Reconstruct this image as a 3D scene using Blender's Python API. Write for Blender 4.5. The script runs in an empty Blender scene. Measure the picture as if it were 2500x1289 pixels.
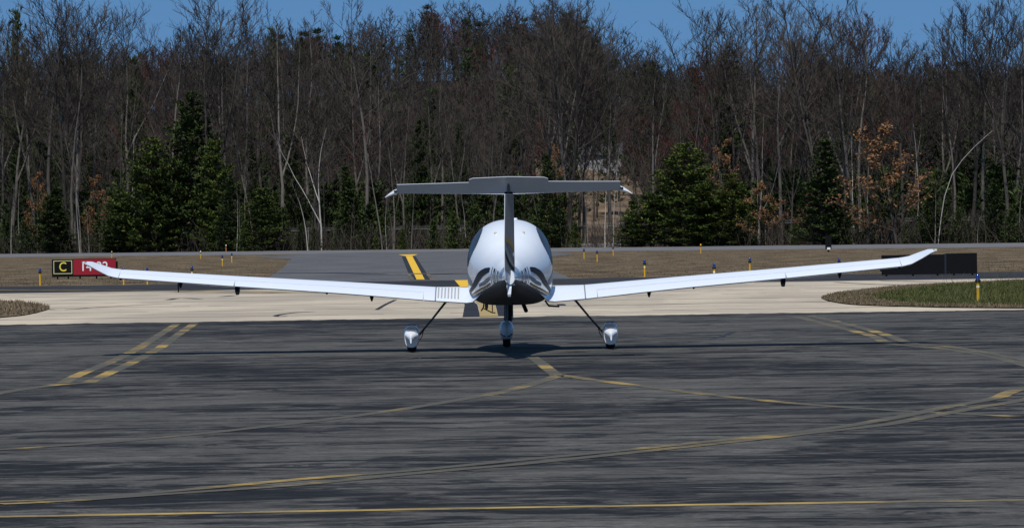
import bpy, bmesh, math, random
import numpy as np
from mathutils import Vector, Matrix, Euler
R = math.radians
scn = bpy.context.scene
COL = scn.collection

# ---------------------------------------------------------------- camera, sky, sun
CAM_H, PITCH, ROLL, FPX = 1.68, 0.387, 0.85, 10880.0
cd = bpy.data.cameras.new("camera"); cam = bpy.data.objects.new("camera", cd); COL.objects.link(cam)
cd.sensor_width = 36.0; cd.lens = FPX / 2500 * 36.0; cd.clip_start = 0.5; cd.clip_end = 8000
cam.matrix_world = Matrix.Translation((0, 0, CAM_H)) @ Matrix.Rotation(R(90 - PITCH), 4, 'X') @ Matrix.Rotation(R(-ROLL), 4, 'Z')
scn.camera = cam
SUN_EL, SUN_AZ = 57.0, -171.0            # azimuth measured from straight ahead, minus = to the left
w = bpy.data.worlds.new("World"); scn.world = w; w.use_nodes = True
nt = w.node_tree; bg = nt.nodes["Background"]
sky = nt.nodes.new("ShaderNodeTexSky"); sky.sky_type = 'NISHITA'; sky.sun_disc = False
sky.sun_elevation = R(SUN_EL); sky.sun_rotation = R(SUN_AZ); sky.altitude = 600
sky.air_density = 1.0; sky.dust_density = 0.1; sky.ozone_density = 3.0
tc = nt.nodes.new("ShaderNodeTexCoord")
va = nt.nodes.new("ShaderNodeVectorMath"); va.operation = 'ADD'; va.inputs[1].default_value = (0, 0, 0.26)
vn = nt.nodes.new("ShaderNodeVectorMath"); vn.operation = 'NORMALIZE'
nt.links.new(tc.outputs["Generated"], va.inputs[0]); nt.links.new(va.outputs[0], vn.inputs[0])
nt.links.new(vn.outputs[0], sky.inputs["Vector"])
hs = nt.nodes.new("ShaderNodeHueSaturation"); hs.inputs["Saturation"].default_value = 1.18; hs.inputs["Hue"].default_value = 0.496
nt.links.new(sky.outputs[0], hs.inputs["Color"]); nt.links.new(hs.outputs[0], bg.inputs[0])
bg.inputs[1].default_value = 0.092
sl = bpy.data.lights.new("sun", 'SUN'); sl.energy = 3.8; sl.angle = R(0.53); sl.color = (1, 0.978, 0.945)
sun = bpy.data.objects.new("sun", sl); COL.objects.link(sun)
a, e = R(SUN_AZ), R(SUN_EL)
sd = Vector((math.sin(a) * math.cos(e), math.cos(a) * math.cos(e), math.sin(e)))
sun.rotation_euler = sd.to_track_quat('Z', 'Y').to_euler()
scn.view_settings.view_transform = 'Standard'; scn.view_settings.look = 'None'
scn.view_settings.exposure = 0.15; scn.view_settings.gamma = 1.0
scn.cycles.max_bounces = 6; scn.cycles.transparent_max_bounces = 8

# ---------------------------------------------------------------- helpers
def yh(u): return 571.0 - (u - 1250) * math.tan(R(ROLL))
M3 = cam.matrix_world.to_3x3()
def ray(u, v): return M3 @ Vector(((u - 1250) / FPX, (644.5 - v) / FPX, -1.0))
def gnd(u, v, z=0.0):
    d = ray(u, v); t = (z - CAM_H) / d.z
    return d.x * t, d.y * t
def at(u, v, Y):
    d = ray(u, v); t = Y / d.y
    return d.x * t, CAM_H + d.z * t

def tag(o, label=None, cat=None, group=None, kind=None):
    for k, v in (("label", label), ("category", cat), ("group", group), ("kind", kind)):
        if v: o[k] = v
    return o
def thing(name, loc, label, cat, group=None, rz=0.0):
    o = bpy.data.objects.new(name, None); COL.objects.link(o); o.location = loc; o.rotation_euler = (0, 0, rz)
    o.empty_display_size = 0.2
    return tag(o, label, cat, group)
class MB:
    def __init__(s): s.v = []; s.f = []
    def add(s, vs, fs):
        b = len(s.v); s.v += [tuple(p) for p in vs]; s.f += [tuple(i + b for i in f) for f in fs]
    def box(s, x0, x1, y0, y1, z0, z1):
        s.add([(x0,y0,z0),(x1,y0,z0),(x1,y1,z0),(x0,y1,z0),(x0,y0,z1),(x1,y0,z1),(x1,y1,z1),(x0,y1,z1)],
              [(0,3,2,1),(4,5,6,7),(0,1,5,4),(1,2,6,5),(2,3,7,6),(3,0,4,7)])
    def tube(s, pts, rad, k=8, cap=True):
        pts = [Vector(p) for p in pts]; n = len(pts)
        if not hasattr(rad, '__len__'): rad = [rad] * n
        vs = []
        for i, p in enumerate(pts):
            d = (pts[min(i + 1, n - 1)] - pts[max(i - 1, 0)]).normalized()
            a_ = d.orthogonal().normalized() if i == 0 else (px - d * px.dot(d)).normalized()
            px = a_; b_ = d.cross(a_)
            for j in range(k):
                t = 2 * math.pi * j / k
                vs.append(p + (a_ * math.cos(t) + b_ * math.sin(t)) * rad[i])
        fs = [(i*k+j, i*k+(j+1)%k, (i+1)*k+(j+1)%k, (i+1)*k+j) for i in range(n-1) for j in range(k)]
        if cap: fs += [tuple(range(k-1, -1, -1)), tuple((n-1)*k + j for j in range(k))]
        s.add(vs, fs)
    def rings(s, rings, cap=True, closed=True):
        k = len(rings[0]); n = len(rings)
        kk = k if closed else k - 1
        fs = [(i*k+j, i*k+(j+1)%k, (i+1)*k+(j+1)%k, (i+1)*k+j) for i in range(n-1) for j in range(kk)]
        if cap: fs += [tuple(range(k-1, -1, -1)), tuple((n-1)*k + j for j in range(k))]
        s.add([p for r in rings for p in r], fs)
    def build(s, name, mat, parent=None, smooth=False, fix=True, ang=40):
        me = bpy.data.meshes.new(name); me.from_pydata(s.v, [], s.f)
        if fix:
            bm = bmesh.new(); bm.from_mesh(me); bmesh.ops.recalc_face_normals(bm, faces=bm.faces); bm.to_mesh(me); bm.free()
        me.materials.append(mat)
        if smooth:
            me.polygons.foreach_set("use_smooth", [True] * len(me.polygons))
            try: me.set_sharp_from_angle(angle=R(ang))
            except Exception: pass
        o = bpy.data.objects.new(name, me); COL.objects.link(o)
        if parent: o.parent = parent
        return o
def link_mesh(name, me, parent=None):
    o = bpy.data.objects.new(name, me); COL.objects.link(o)
    if parent: o.parent = parent
    return o
def copy_tree(o, parent=None):
    c = o.copy(); COL.objects.link(c); c.parent = parent
    for ch in [q for q in COL.objects if q.parent == o]: copy_tree(ch, c)
    return c
def fast_mesh(name, V, F, mat):
    """numpy vertices (n,3) and quads (m,4)"""
    me = bpy.data.meshes.new(name)
    me.vertices.add(len(V)); me.vertices.foreach_set("co", np.asarray(V, np.float32).ravel())
    F = np.asarray(F, np.int32)
    me.loops.add(F.size); me.loops.foreach_set("vertex_index", F.ravel())
    me.polygons.add(len(F)); me.polygons.foreach_set("loop_start", np.arange(0, F.size, F.shape[1], dtype=np.int32))
    me.update(calc_edges=True); me.materials.append(mat)
    return me

# ---------------------------------------------------------------- materials
def mat(name, col, rough=0.6, spec=0.5, coat=0.0, metal=0.0):
    m = bpy.data.materials.new(name); m.use_nodes = True
    b = m.node_tree.nodes["Principled BSDF"]
    b.inputs["Base Color"].default_value = (*col, 1); b.inputs["Roughness"].default_value = rough
    b.inputs["Specular IOR Level"].default_value = spec; b.inputs["Metallic"].default_value = metal
    b.inputs["Coat Weight"].default_value = coat; b.inputs["Coat Roughness"].default_value = 0.03
    return m
class NG:
    def __init__(s, m): s.t = m.node_tree; s.b = s.t.nodes["Principled BSDF"]
    def n(s, typ, **kw):
        q = s.t.nodes.new(typ)
        for k, v in kw.items(): setattr(q, k, v)
        return q
    def l(s, a_, b_): s.t.links.new(a_, b_)
    def noise(s, vec, scale, detail=4, rough=0.55, dist=0.0):
        q = s.n("ShaderNodeTexNoise"); s.l(vec, q.inputs["Vector"])
        q.inputs["Scale"].default_value = scale; q.inputs["Detail"].default_value = detail
        q.inputs["Roughness"].default_value = rough; q.inputs["Distortion"].default_value = dist
        return q.outputs["Fac"]
    def scaled(s, sc, coord="Object"):
        c = s.n("ShaderNodeTexCoord"); q = s.n("ShaderNodeMapping"); q.inputs["Scale"].default_value = sc
        s.l(c.outputs[coord], q.inputs[0]); return q.outputs[0]
    def ramp(s, fac, stops):
        q = s.n("ShaderNodeValToRGB"); s.l(fac, q.inputs[0]); e_ = q.color_ramp.elements
        while len(e_) < len(stops): e_.new(0.5)
        for el, (p, c) in zip(e_, stops): el.position = p; el.color = (*c, 1) if len(c) == 3 else c
        return q.outputs[0]
    def mix(s, fac, A, B, mode='MIX'):
        q = s.n("ShaderNodeMix", data_type='RGBA', blend_type=mode)
        for sock, val in ((q.inputs[0], fac), (q.inputs[6], A), (q.inputs[7], B)):
            if hasattr(val, 'links'): s.l(val, sock)
            elif hasattr(val, '__len__'): sock.default_value = (*val, 1)
            else: sock.default_value = val
        return q.outputs[2]
    def math(s, op, A, B=0.0):
        q = s.n("ShaderNodeMath", operation=op)
        for sock, val in zip(q.inputs, (A, B)):
            if hasattr(val, 'links'): s.l(val, sock)
            else: sock.default_value = val
        return q.outputs[0]
    def color(s, out): s.l(out, s.b.inputs["Base Color"])
    def bump(s, h, strength=0.3, dist=0.02):
        q = s.n("ShaderNodeBump"); q.inputs["Strength"].default_value = strength; q.inputs["Distance"].default_value = dist
        s.l(h, q.inputs["Height"]); s.l(q.outputs[0], s.b.inputs["Normal"])

def m_asphalt():
    m = mat("apron_asphalt", (0.05, 0.05, 0.05), 0.85, 0.2); g = NG(m)
    v3 = g.scaled((1, 1, 1))
    n1 = g.noise(g.scaled((0.75, 1.5, 1)), 1.25, 10, 0.76, 0.9); n2 = g.noise(g.scaled((0.08, 0.5, 1)), 1.0, 5, 0.65, 0.6); n3 = g.noise(v3, 0.10, 3)
    k = g.math('ADD', g.math('MULTIPLY', n1, 0.58), g.math('ADD', g.math('MULTIPLY', n2, 0.26), g.math('MULTIPLY', n3, 0.26)))
    base = g.ramp(g.noise(g.scaled((0.5, 1.2, 1)), 0.8, 6, 0.7), [(0.35, (0.052, 0.0485, 0.0425)), (0.65, (0.110, 0.104, 0.091))])
    c = g.mix(g.ramp(k, [(0.500, (1, 1, 1)), (0.535, (0.72, 0.72, 0.72)), (0.560, (0.12, 0.12, 0.12)), (0.60, (0, 0, 0))]), base, (0.0115, 0.0108, 0.0102))
    fine = g.noise(g.scaled((0.7, 2.2, 1)), 4.5, 6, 0.8, 0.3)
    c = g.mix(0.75, c, g.ramp(fine, [(0.36, (0.35, 0.35, 0.35)), (0.5, (0.95, 0.95, 0.95)), (0.64, (1.65, 1.64, 1.62))]), 'MULTIPLY')
    grit = g.noise(v3, 22, 2, 0.8); c = g.mix(0.5, c, g.ramp(grit, [(0.3, (0.55,)*3), (0.7, (1.4,)*3)]), 'MULTIPLY')
    g.color(c); g.bump(g.noise(v3, 30, 3, 0.7), 0.25, 0.01)
    return m
def m_road(name, a_, b_):
    m = mat(name, a_, 0.85, 0.25); g = NG(m)
    v = g.scaled((0.5, 0.25, 1)); n = g.noise(v, 0.5, 5, 0.6)
    f = g.noise(g.scaled((1, .5, 1)), 4, 3, 0.7)
    c = g.ramp(n, [(0.35, a_), (0.68, b_)])
    g.color(g.mix(0.5, c, g.ramp(f, [(0.3, (0.55,)*3), (0.7, (1.35,)*3)]), 'MULTIPLY')); return m
def m_concrete():
    m = mat("concrete", (0.45, 0.4, 0.33), 0.9, 0.2); g = NG(m)
    v = g.scaled((1, 0.6, 1)); n = g.noise(v, 0.22, 6, 0.62, 0.5); f = g.noise(g.scaled((1, .6, 1)), 5, 3, 0.7)
    c = g.ramp(n, [(0.3, (0.37, 0.31, 0.235)), (0.5, (0.49, 0.415, 0.31)), (0.7, (0.57, 0.475, 0.335))])
    c = g.mix(0.35, c, g.ramp(f, [(0.3, (0.72,)*3), (0.7, (1.2,)*3)]), 'MULTIPLY')
    st1 = g.noise(g.scaled((0.35, 0.12, 1)), 0.35, 5, 0.65, 0.8)
    c = g.mix(g.ramp(st1, [(0.44, (0, 0, 0)), (0.60, (0.8, 0.8, 0.8))]), c, (0.32, 0.275, 0.215))
    # joints of the slabs and tar filled cracks
    c_ = g.n("ShaderNodeTexCoord"); sx = g.n("ShaderNodeSeparateXYZ"); g.l(c_.outputs["Object"], sx.inputs[0])
    wob = g.math('MULTIPLY', g.math('SUBTRACT', g.noise(g.scaled((1, 1, 1)), 0.25, 3), 0.5), 1.6)
    yy = g.math('ADD', sx.outputs[1], wob)
    fr = g.math('ABSOLUTE', g.math('SUBTRACT', g.math('FRACT', g.math('DIVIDE', yy, 7.6)), 0.5))
    ln = g.math('LESS_THAN', fr, 0.026)
    gate = g.math('GREATER_THAN', g.noise(g.scaled((0.6, 0.3, 1)), 0.6, 3, 0.7), 0.42)
    c = g.mix(g.math('MULTIPLY', g.math('MULTIPLY', ln, gate), 0.85), c, (0.05, 0.045, 0.04))
    g.color(c); return m
def m_grass(name, stops, sc=0.8):
    m = mat(name, stops[0][1], 1.0, 0.1); g = NG(m)
    n = g.noise(g.scaled((1, 0.5, 1)), sc, 6, 0.72, 0.3); g.color(g.ramp(n, stops)); g.bump(g.noise(g.scaled((1, 1, 1)), 8, 4, 0.8), 0.8, 0.08); return m
def m_paint(name, col, under, wear, sc=(1, 1, 1)):
    """worn paint: the asphalt shows through where it has flaked"""
    m = mat(name, col, 0.8, 0.25); g = NG(m)
    n = g.noise(g.scaled(sc), 0.55, 4, 0.65); f = g.noise(g.scaled((0.6, 2.0, 1)), 5, 6, 0.8)
    k = g.math('ADD', g.math('MULTIPLY', n, 0.60), g.math('MULTIPLY', f, 0.40))
    c = g.ramp(k, [(wear - 0.03, under), (wear + 0.03, tuple(0.5 * x + 0.5 * y for x, y in zip(col, under))), (wear + 0.14, col)])
    g.color(c); return m
def m_var(name, ca, cb, rough=0.9, sc=3.0, coord="Object"):
    m = mat(name, ca, rough, 0.2); g = NG(m)
    oi = g.n("ShaderNodeObjectInfo"); n = g.noise(g.scaled((1, 1, 0.25), coord), sc, 4, 0.65)
    lo = g.noise(g.scaled((1, 1, 0.1), coord), 0.11, 2, 0.5)
    k = g.math('ADD', g.math('MULTIPLY', n, 0.35), g.math('ADD', g.math('MULTIPLY', lo, 0.30), g.math('MULTIPLY', oi.outputs["Random"], 0.35)))
    g.color(g.ramp(k, [(0.25, ca), (0.75, cb)])); return m
def m_leaf(name, ca, cb, cc, sc=0.5):
    m = mat(name, ca, 0.75, 0.25); g = NG(m)
    oi = g.n("ShaderNodeObjectInfo"); n = g.noise(g.scaled((1, 1, 1)), sc, 3, 0.6)
    f = g.n("ShaderNodeNewGeometry").outputs["Random Per Island"]
    k = g.math('ADD', g.math('MULTIPLY', n, 0.5), g.math('ADD', g.math('MULTIPLY', oi.outputs["Random"], 0.2), g.math('MULTIPLY', f, 0.3)))
    g.color(g.ramp(k, [(0.25, ca), (0.5, cb), (0.75, cc)])); return m

MT = dict(
    asphalt=m_asphalt(), concrete=m_concrete(),
    taxi=m_road("taxiway_asphalt", (0.078, 0.076, 0.076), (0.118, 0.115, 0.112)),
    road=m_road("road_asphalt", (0.022, 0.021, 0.022), (0.034, 0.032, 0.032)),
    runway=m_road("runway_asphalt", (0.115, 0.113, 0.115), (0.165, 0.160, 0.158)),
    dead=m_grass("dead_grass_soil", [(0.36, (0.055, 0.039, 0.024)), (0.5, (0.118, 0.086, 0.051)), (0.64, (0.205, 0.158, 0.098))], 0.45),
    green=m_grass("grass_soil", [(0.3, (0.045, 0.052, 0.018)), (0.5, (0.085, 0.080, 0.032)), (0.72, (0.15, 0.118, 0.065))]),
    litter=m_grass("leaf_litter", [(0.3, (0.020, 0.015, 0.012)), (0.55, (0.038, 0.028, 0.022)), (0.75, (0.065, 0.047, 0.035))], 0.25),
    field=m_grass("dry_field", [(0.3, (0.055, 0.04, 0.028)), (0.5, (0.15, 0.105, 0.068)), (0.7, (0.24, 0.17, 0.11))], 0.3),
    yline=m_paint("worn_yellow_paint", (0.50, 0.33, 0.075), (0.105, 0.095, 0.066), 0.47),
    ydull=m_paint("faded_yellow_paint", (0.50, 0.32, 0.065), (0.082, 0.076, 0.058), 0.55, (0.8, 0.8, 1)),
    yconc=m_paint('yellow_on_concrete', (0.38, 0.255, 0.07), (0.34, 0.27, 0.15), 0.47), ybright=m_paint("yellow_paint", (0.72, 0.43, 0.030), (0.3, 0.2, 0.05), 0.33),
    black=m_paint("black_paint", (0.018, 0.018, 0.02), (0.04, 0.04, 0.042), 0.40),
    white_paint=m_paint("white_line_paint", (0.62, 0.60, 0.56), (0.10, 0.085, 0.082), 0.58),
    tar=mat("crack_tar", (0.02, 0.019, 0.018), 0.7),
    gel=mat("aircraft_white", (0.80, 0.83, 0.86), 0.27, 0.5, 0.25),
    wingw=mat("wing_white", (0.76, 0.80, 0.85), 0.38, 0.5, 0.2),
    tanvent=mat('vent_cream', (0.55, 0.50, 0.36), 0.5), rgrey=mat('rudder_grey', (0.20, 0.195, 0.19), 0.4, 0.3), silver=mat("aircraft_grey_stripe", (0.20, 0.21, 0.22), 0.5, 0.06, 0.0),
    gold=mat("aircraft_gold_stripe", (0.44, 0.28, 0.08), 0.5, 0.06, 0.0),
    jet=mat("aircraft_black_stripe", (0.008, 0.010, 0.015), 0.5, 0.06, 0.0),
    glass=mat("tinted_glass", (0.026, 0.027, 0.036), 0.25, 0.05, 0.0), belly_shade=mat("painted_belly_shade", (0.085, 0.085, 0.09), 0.5, 0.12, 0.0),
    grip=mat("grip_tape", (0.33, 0.33, 0.32), 0.9),
    rubber=mat("rubber", (0.012, 0.012, 0.012), 0.8), strut=mat("strut_dark", (0.035, 0.036, 0.04), 0.4, 0.5),
    exhaust=mat("exhaust_metal", (0.03, 0.027, 0.025), 0.5, 0.5, 0, 0.6),
    lamp=mat("lamp_glass", (0.75, 0.72, 0.62), 0.1, 0.5, 0.5),
    pant=mat("fairing_white", (0.60, 0.62, 0.64), 0.20, 0.5, 0.6),
    ypost=mat("post_yellow", (0.72, 0.40, 0.01), 0.5), opost=mat("post_orange", (0.70, 0.27, 0.04), 0.5),
    blue=mat("blue_lens", (0.004, 0.022, 0.15), 0.15, 0.6, 0.4), clear=mat("clear_lens", (0.75, 0.7, 0.66), 0.15, 0.6, 0.4),
    tape=mat("reflective_tape", (0.85, 0.80, 0.66), 0.3), collar=mat("collar_black", (0.008, 0.008, 0.010), 0.6, 0.2),
    sign_black=mat("sign_black", (0.0045, 0.0045, 0.005), 0.7, 0.12), sign_red=mat("sign_red", (0.26, 0.004, 0.012), 0.45),
    sign_white=mat("sign_white", (0.72, 0.72, 0.72), 0.5), sign_yellow=mat("sign_yellow", (0.66, 0.55, 0.05), 0.5),
    sign_pale=mat("sign_border_yellow", (0.52, 0.50, 0.22), 0.5), sign_grey=mat("sign_seam", (0.018, 0.021, 0.030), 0.5, 0.2),
    bark=m_var("grey_bark", (0.010, 0.0085, 0.0075), (0.165, 0.145, 0.125)),
    twig=m_var("twig_bark", (0.015, 0.0122, 0.0102), (0.080, 0.066, 0.054)),
    redtwig=m_var("red_twig", (0.065, 0.022, 0.020), (0.125, 0.045, 0.040)),
    birch=m_var("birch_bark", (0.10, 0.088, 0.076), (0.46, 0.43, 0.39), 0.85, 6.0),
    pinebark=m_var("pine_bark", (0.022, 0.017, 0.014), (0.055, 0.043, 0.034)),
    pine=m_leaf("pine_needles", (0.015, 0.027, 0.004), (0.034, 0.053, 0.007), (0.090, 0.118, 0.016)),
    fir=m_leaf("fir_needles", (0.015, 0.027, 0.005), (0.028, 0.044, 0.008), (0.055, 0.078, 0.015)),
    russet=m_leaf("russet_leaves", (0.085, 0.038, 0.016), (0.17, 0.080, 0.032), (0.32, 0.175, 0.078), 0.8),
    siding=mat("house_siding", (0.25, 0.25, 0.26), 0.7), roof=mat("house_roof", (0.035, 0.033, 0.034), 0.8),
    tanroof=mat("house_tan_roof", (0.22, 0.16, 0.11), 0.8), pane=mat("house_glass", (0.02, 0.02, 0.025), 0.1),
    fence=mat("galvanised_wire", (0.45, 0.44, 0.42), 0.45, 0.5, 0, 0.3),
    stone=m_var("wall_stone", (0.10, 0.09, 0.085), (0.22, 0.20, 0.19)),
)

# ---------------------------------------------------------------- the ground
def sheet(name, pix, z, m, kind="structure", world=False):
    """flat polygon on the ground; corners given as photo pixels put back on the ground plane"""
    pts = pix if world else [gnd(u, v) for u, v in pix]
    me = bpy.data.meshes.new(name); bm = bmesh.new()
    vs = [bm.verts.new((x, y, z)) for x, y in pts]; f = bm.faces.new(vs)
    if f.normal.z < 0: f.normal_flip()
    bm.normal_update()
    if f.normal.z < 0: f.normal_flip()
    bmesh.ops.triangulate(bm, faces=bm.faces); bm.to_mesh(me); bm.free()
    me.materials.append(m); o = bpy.data.objects.new(name, me); COL.objects.link(o)
    return tag(o, kind=kind)
def stripe(name, pix, wd, z, m, world=False):
    """painted line of true width wd (or a width per point) along ground points"""
    P = [Vector(p) for p in (pix if world else [gnd(u, v) for u, v in pix])]
    # resample smoothly
    n = len(P); ws = wd if hasattr(wd, '__len__') else [wd] * n
    mb = MB(); vs = []
    for i, p in enumerate(P):
        d = (P[min(i + 1, n - 1)] - P[max(i - 1, 0)]).normalized(); nn = Vector((-d.y, d.x))
        for s in (-1, 1): q = p + nn * s * ws[i] / 2; vs.append((q.x, q.y, z))
    mb.add(vs, [(2*i, 2*i+1, 2*i+3, 2*i+2) for i in range(n-1)])
    o = mb.build(name, m, fix=False); me = o.data
    if me.polygons[0].normal.z < 0: me.flip_normals()
    return tag(o, kind="structure")
def smooth(pts, k=6):
    out = []
    n = len(pts)
    for i in range(n - 1):
        p0, p1, p2, p3 = [np.array(pts[min(max(j, 0), n-1)], float) for j in (i-1, i, i+1, i+2)]
        for t in np.linspace(0, 1, k, endpoint=False):
            out.append(tuple(0.5 * (2*p1 + (p2-p0)*t + (2*p0-5*p1+4*p2-p3)*t*t + (3*p1-p0-3*p2+p3)*t**3)))
    out.append(tuple(pts[-1])); return out

sheet("ground", [(-2500, -50), (2500, -50), (2500, 4000), (-2500, 4000)], 0.0, MT['dead'], world=True)
re_ = random.Random(4); edge_ = []; yj = 0.0
for i in range(1401):
    yj = yj * .75 + re_.gauss(0, .17); edge_.append((70 - i * .1, 89.3 + yj))
sheet("apron", [(-220, -20), (220, -20), (220, 89.3)] + edge_ + [(-220, 89.3)], 0.012, MT['asphalt'], world=True)
sheet("concrete_apron", [(-220, 89.3), (220, 89.3), (220, 143.4), (-220, 143.4)], 0.008, MT['concrete'], world=True)
sheet("taxiway", [(-220, 143.4), (220, 143.4), (220, 160), (-220, 168)], 0.012, MT['road'], world=True)
# the far runway runs diagonally behind the infield
def run_near(X): return 409 - 1.15 * X
def run_far(X): return 512 - 1.20 * X
sheet("runway", [(-160, run_near(-160)), (160, run_near(160)), (160, run_far(160)), (-160, run_far(-160))], 0.008, MT['runway'], world=True)
g0, g1 = gnd(675, 684), gnd(1402, 684)
LINK = [(g0[0], 163.3), (g1[0], 162.6), gnd(1345, 660), gnd(1338, 640), gnd(1350, 627), gnd(1405, 621), gnd(1300, 612),
                       gnd(800, 618), gnd(620, 629), gnd(712, 633), gnd(690, 655)]
sheet("taxiway_link", LINK, 0.016, MT['taxi'], world=True)
# grass islands on the concrete
ISL_R = smooth([(2004, 729), (2030, 721), (2075, 714), (2200, 701), (2350, 693), (2500, 686), (2800, 672)], 4) + [(3100, 745), (2500, 754.5)] + smooth([(2300, 752.5), (2120, 747.5), (2060, 743), (2020, 736)], 4)
ISL_L = [(-700, 735), (0, 737)] + smooth([(0, 737), (60, 740), (105, 747), (121, 753), (108, 760), (60, 771), (0, 777)], 4)[1:] + [(-700, 800)]
sheet("grass_island", ISL_R, 0.030, MT['green'])
sheet("dead_grass_island", ISL_L, 0.030, MT['dead'])
# markings on the apron
Z = 0.0145
stripe("apron_line", [(-300, 1271), (0, 1266), (1250, 1243.5), (2500, 1225), (2900, 1218)], 0.175, Z, MT['yline'])
stripe("lead_in_line", smooth([(1288, 866), (1312, 882), (1335, 900), (1358, 918)]), [0.16] * 19, Z, MT['ydull'])
stripe("lead_in_line", smooth([(1362, 919), (1340, 928), (1250, 954), (1150, 974), (900, 1014), (600, 1050), (300, 1080), (0, 1101), (-300, 1118)]), 0.17, Z + .0008, MT['ydull'])
stripe("lead_in_line", smooth([(1360, 917), (1480, 934), (1700, 962), (1900, 984), (2060, 997), (2220, 1007), (2480, 1020)]), 0.17, Z + .0008, MT['ydull'])
stripe("curved_line", smooth([(2800, 890), (2500, 951), (2430, 975), (2300, 999), (2180, 1024), (2000, 1053), (1700, 1085), (1400, 1115), (1250, 1129), (1000, 1153), (750, 1173), (400, 1205), (170, 1222), (0, 1229), (-200, 1236)]), 0.17, Z + .0016, MT['ydull'])
stripe("curved_line", smooth([(2800, 915), (2500, 979), (2400, 996), (2250, 1024), (2150, 1042), (1950, 1064), (1800, 1081), (1550, 1108), (1400, 1124), (1250, 1139), (1000, 1161), (700, 1190), (370, 1213), (170, 1227), (0, 1235)]), 0.17, Z + .0016, MT['ydull'])
stripe("double_line", smooth([(432, 792), (385, 822), (345, 848), (300, 872), (255, 892), (195, 916), (152, 938)]), 0.17, Z, MT['ydull'])
stripe("double_line", smooth([(475, 791), (430, 822), (395, 848), (352, 872), (310, 893), (262, 915), (215, 937)]), 0.17, Z, MT['ydull'])
stripe("double_line", smooth([(215, 937), (140, 942), (70, 951), (0, 962), (-120, 985)]), 0.2, Z + .0008, MT['ydull'])
stripe("double_line", smooth([(1946, 775), (2045, 800), (2130, 822), (2175, 841), (2300, 853), (2420, 872), (2500, 893), (2600, 915)]), 0.18, Z, MT['ydull'])
stripe("double_line", smooth([(1978, 772), (2085, 797), (2165, 820), (2230, 841), (2330, 850), (2430, 868), (2500, 880), (2650, 905)]), 0.18, Z, MT['ydull'])
# centre line over the concrete with its black borders
stripe("centre_line", [(1194, 774.5), (1188, 745), (1158, 712)], [0.38, 0.36, 0.40], 0.020, MT['yconc'])
stripe("centre_line_border", [(1151, 775), (1150, 745), (1128, 722)], [0.36, 0.30, 0.16], 0.014, MT['black'])
stripe("centre_line_border", [(1232, 773), (1222, 745), (1196, 716)], [0.26, 0.24, 0.26], 0.014, MT['black'])
# and over the taxiway and the link
def quad(name, pix, z, m): return sheet(name, pix, z, m)
quad("taxiway_marking", [(1110, 685.5), (1143, 685), (1143, 702), (1124, 702)], 0.022, MT['ybright'])
quad("centre_line", [(990, 625), (1006, 625), (1037, 684), (1017, 684)], 0.028, MT['ybright'])
quad("centre_line_border", [(981, 627), (990, 627), (1017, 684), (1003, 684)], 0.024, MT['black'])
quad("centre_line_border", [(1006, 627), (1015, 627), (1052, 684), (1037, 684)], 0.024, MT['black'])
quad("runway_line", [(972, 622.4), (1020, 621.6), (1008, 625.5), (988, 625.5)], 0.028, MT['ybright'])
quad("centre_line", [(993, 671), (1002, 671), (1012, 684), (1001, 684)], 0.032, MT['ydull'])
quad("centre_line", [(1040, 671), (1049, 671), (1061, 684), (1050, 684)], 0.032, MT['ydull'])
stripe("hold_line", [(925, 670.5), (1110, 669.5)], 2.6, 0.036, MT['white_paint'])
stripe("crack_and_streak", [(672, 668), (800, 667), (925, 670)], 1.1, 0.022, MT['tar'])
stripe("taxiway_line", [(-400, 703), (0, 709), (430, 711), (700, 714), (1050, 712)], 0.42, 0.018, MT['yline'])
stripe("taxiway_line", [(420, 714), (700, 717), (1050, 716)], 0.40, 0.018, MT['yline'])
stripe("taxiway_edge_line", [(1700, 688), (2000, 680), (2500, 672), (2800, 667)], 0.5, 0.018, MT['white_paint'])
# tar filled cracks on the concrete
random.seed(5)
for pts, wd in (([(672, 772), (690, 768), (725, 764), (765, 762)], 0.5), ([(672, 772), (680, 774), (700, 773)], 0.35), ([(920, 757), (940, 745), (965, 733)], 0.35),
                ([(0, 742), (130, 757), (240, 751), (350, 745), (420, 742)], 0.45), ([(410, 733), (440, 729), (490, 731)], 0.7), ([(0, 724), (60, 722)], 0.4),
                ([(540, 725), (575, 722)], 0.9), ([(100, 772), (300, 770), (560, 767), (760, 762), (980, 757), (1150, 752)], 0.28), ([(1330, 745), (1365, 743), (1372, 747)], 0.7),
                ([(1400, 748), (1640, 743), (1880, 737), (2080, 738)], 0.35), ([(2040, 690), (2120, 694), (2230, 698)], 0.7), ([(2150, 686), (2280, 690), (2350, 691)], 0.6)):
    stripe("crack_and_streak", smooth(pts, 4), wd * 0.28, 0.012, MT['tar'])
for pts in ([(1695, 787), (1735, 785.5), (1780, 787)], [(1735, 830), (1765, 822), (1790, 812)], [(840, 872), (1100, 868), (1240, 866)]):  # two tar cracks and, last, one long dark streak behind the wheels
    stripe("crack_and_streak", smooth(pts, 4), 0.10, 0.0145, MT['tar'])

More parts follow.
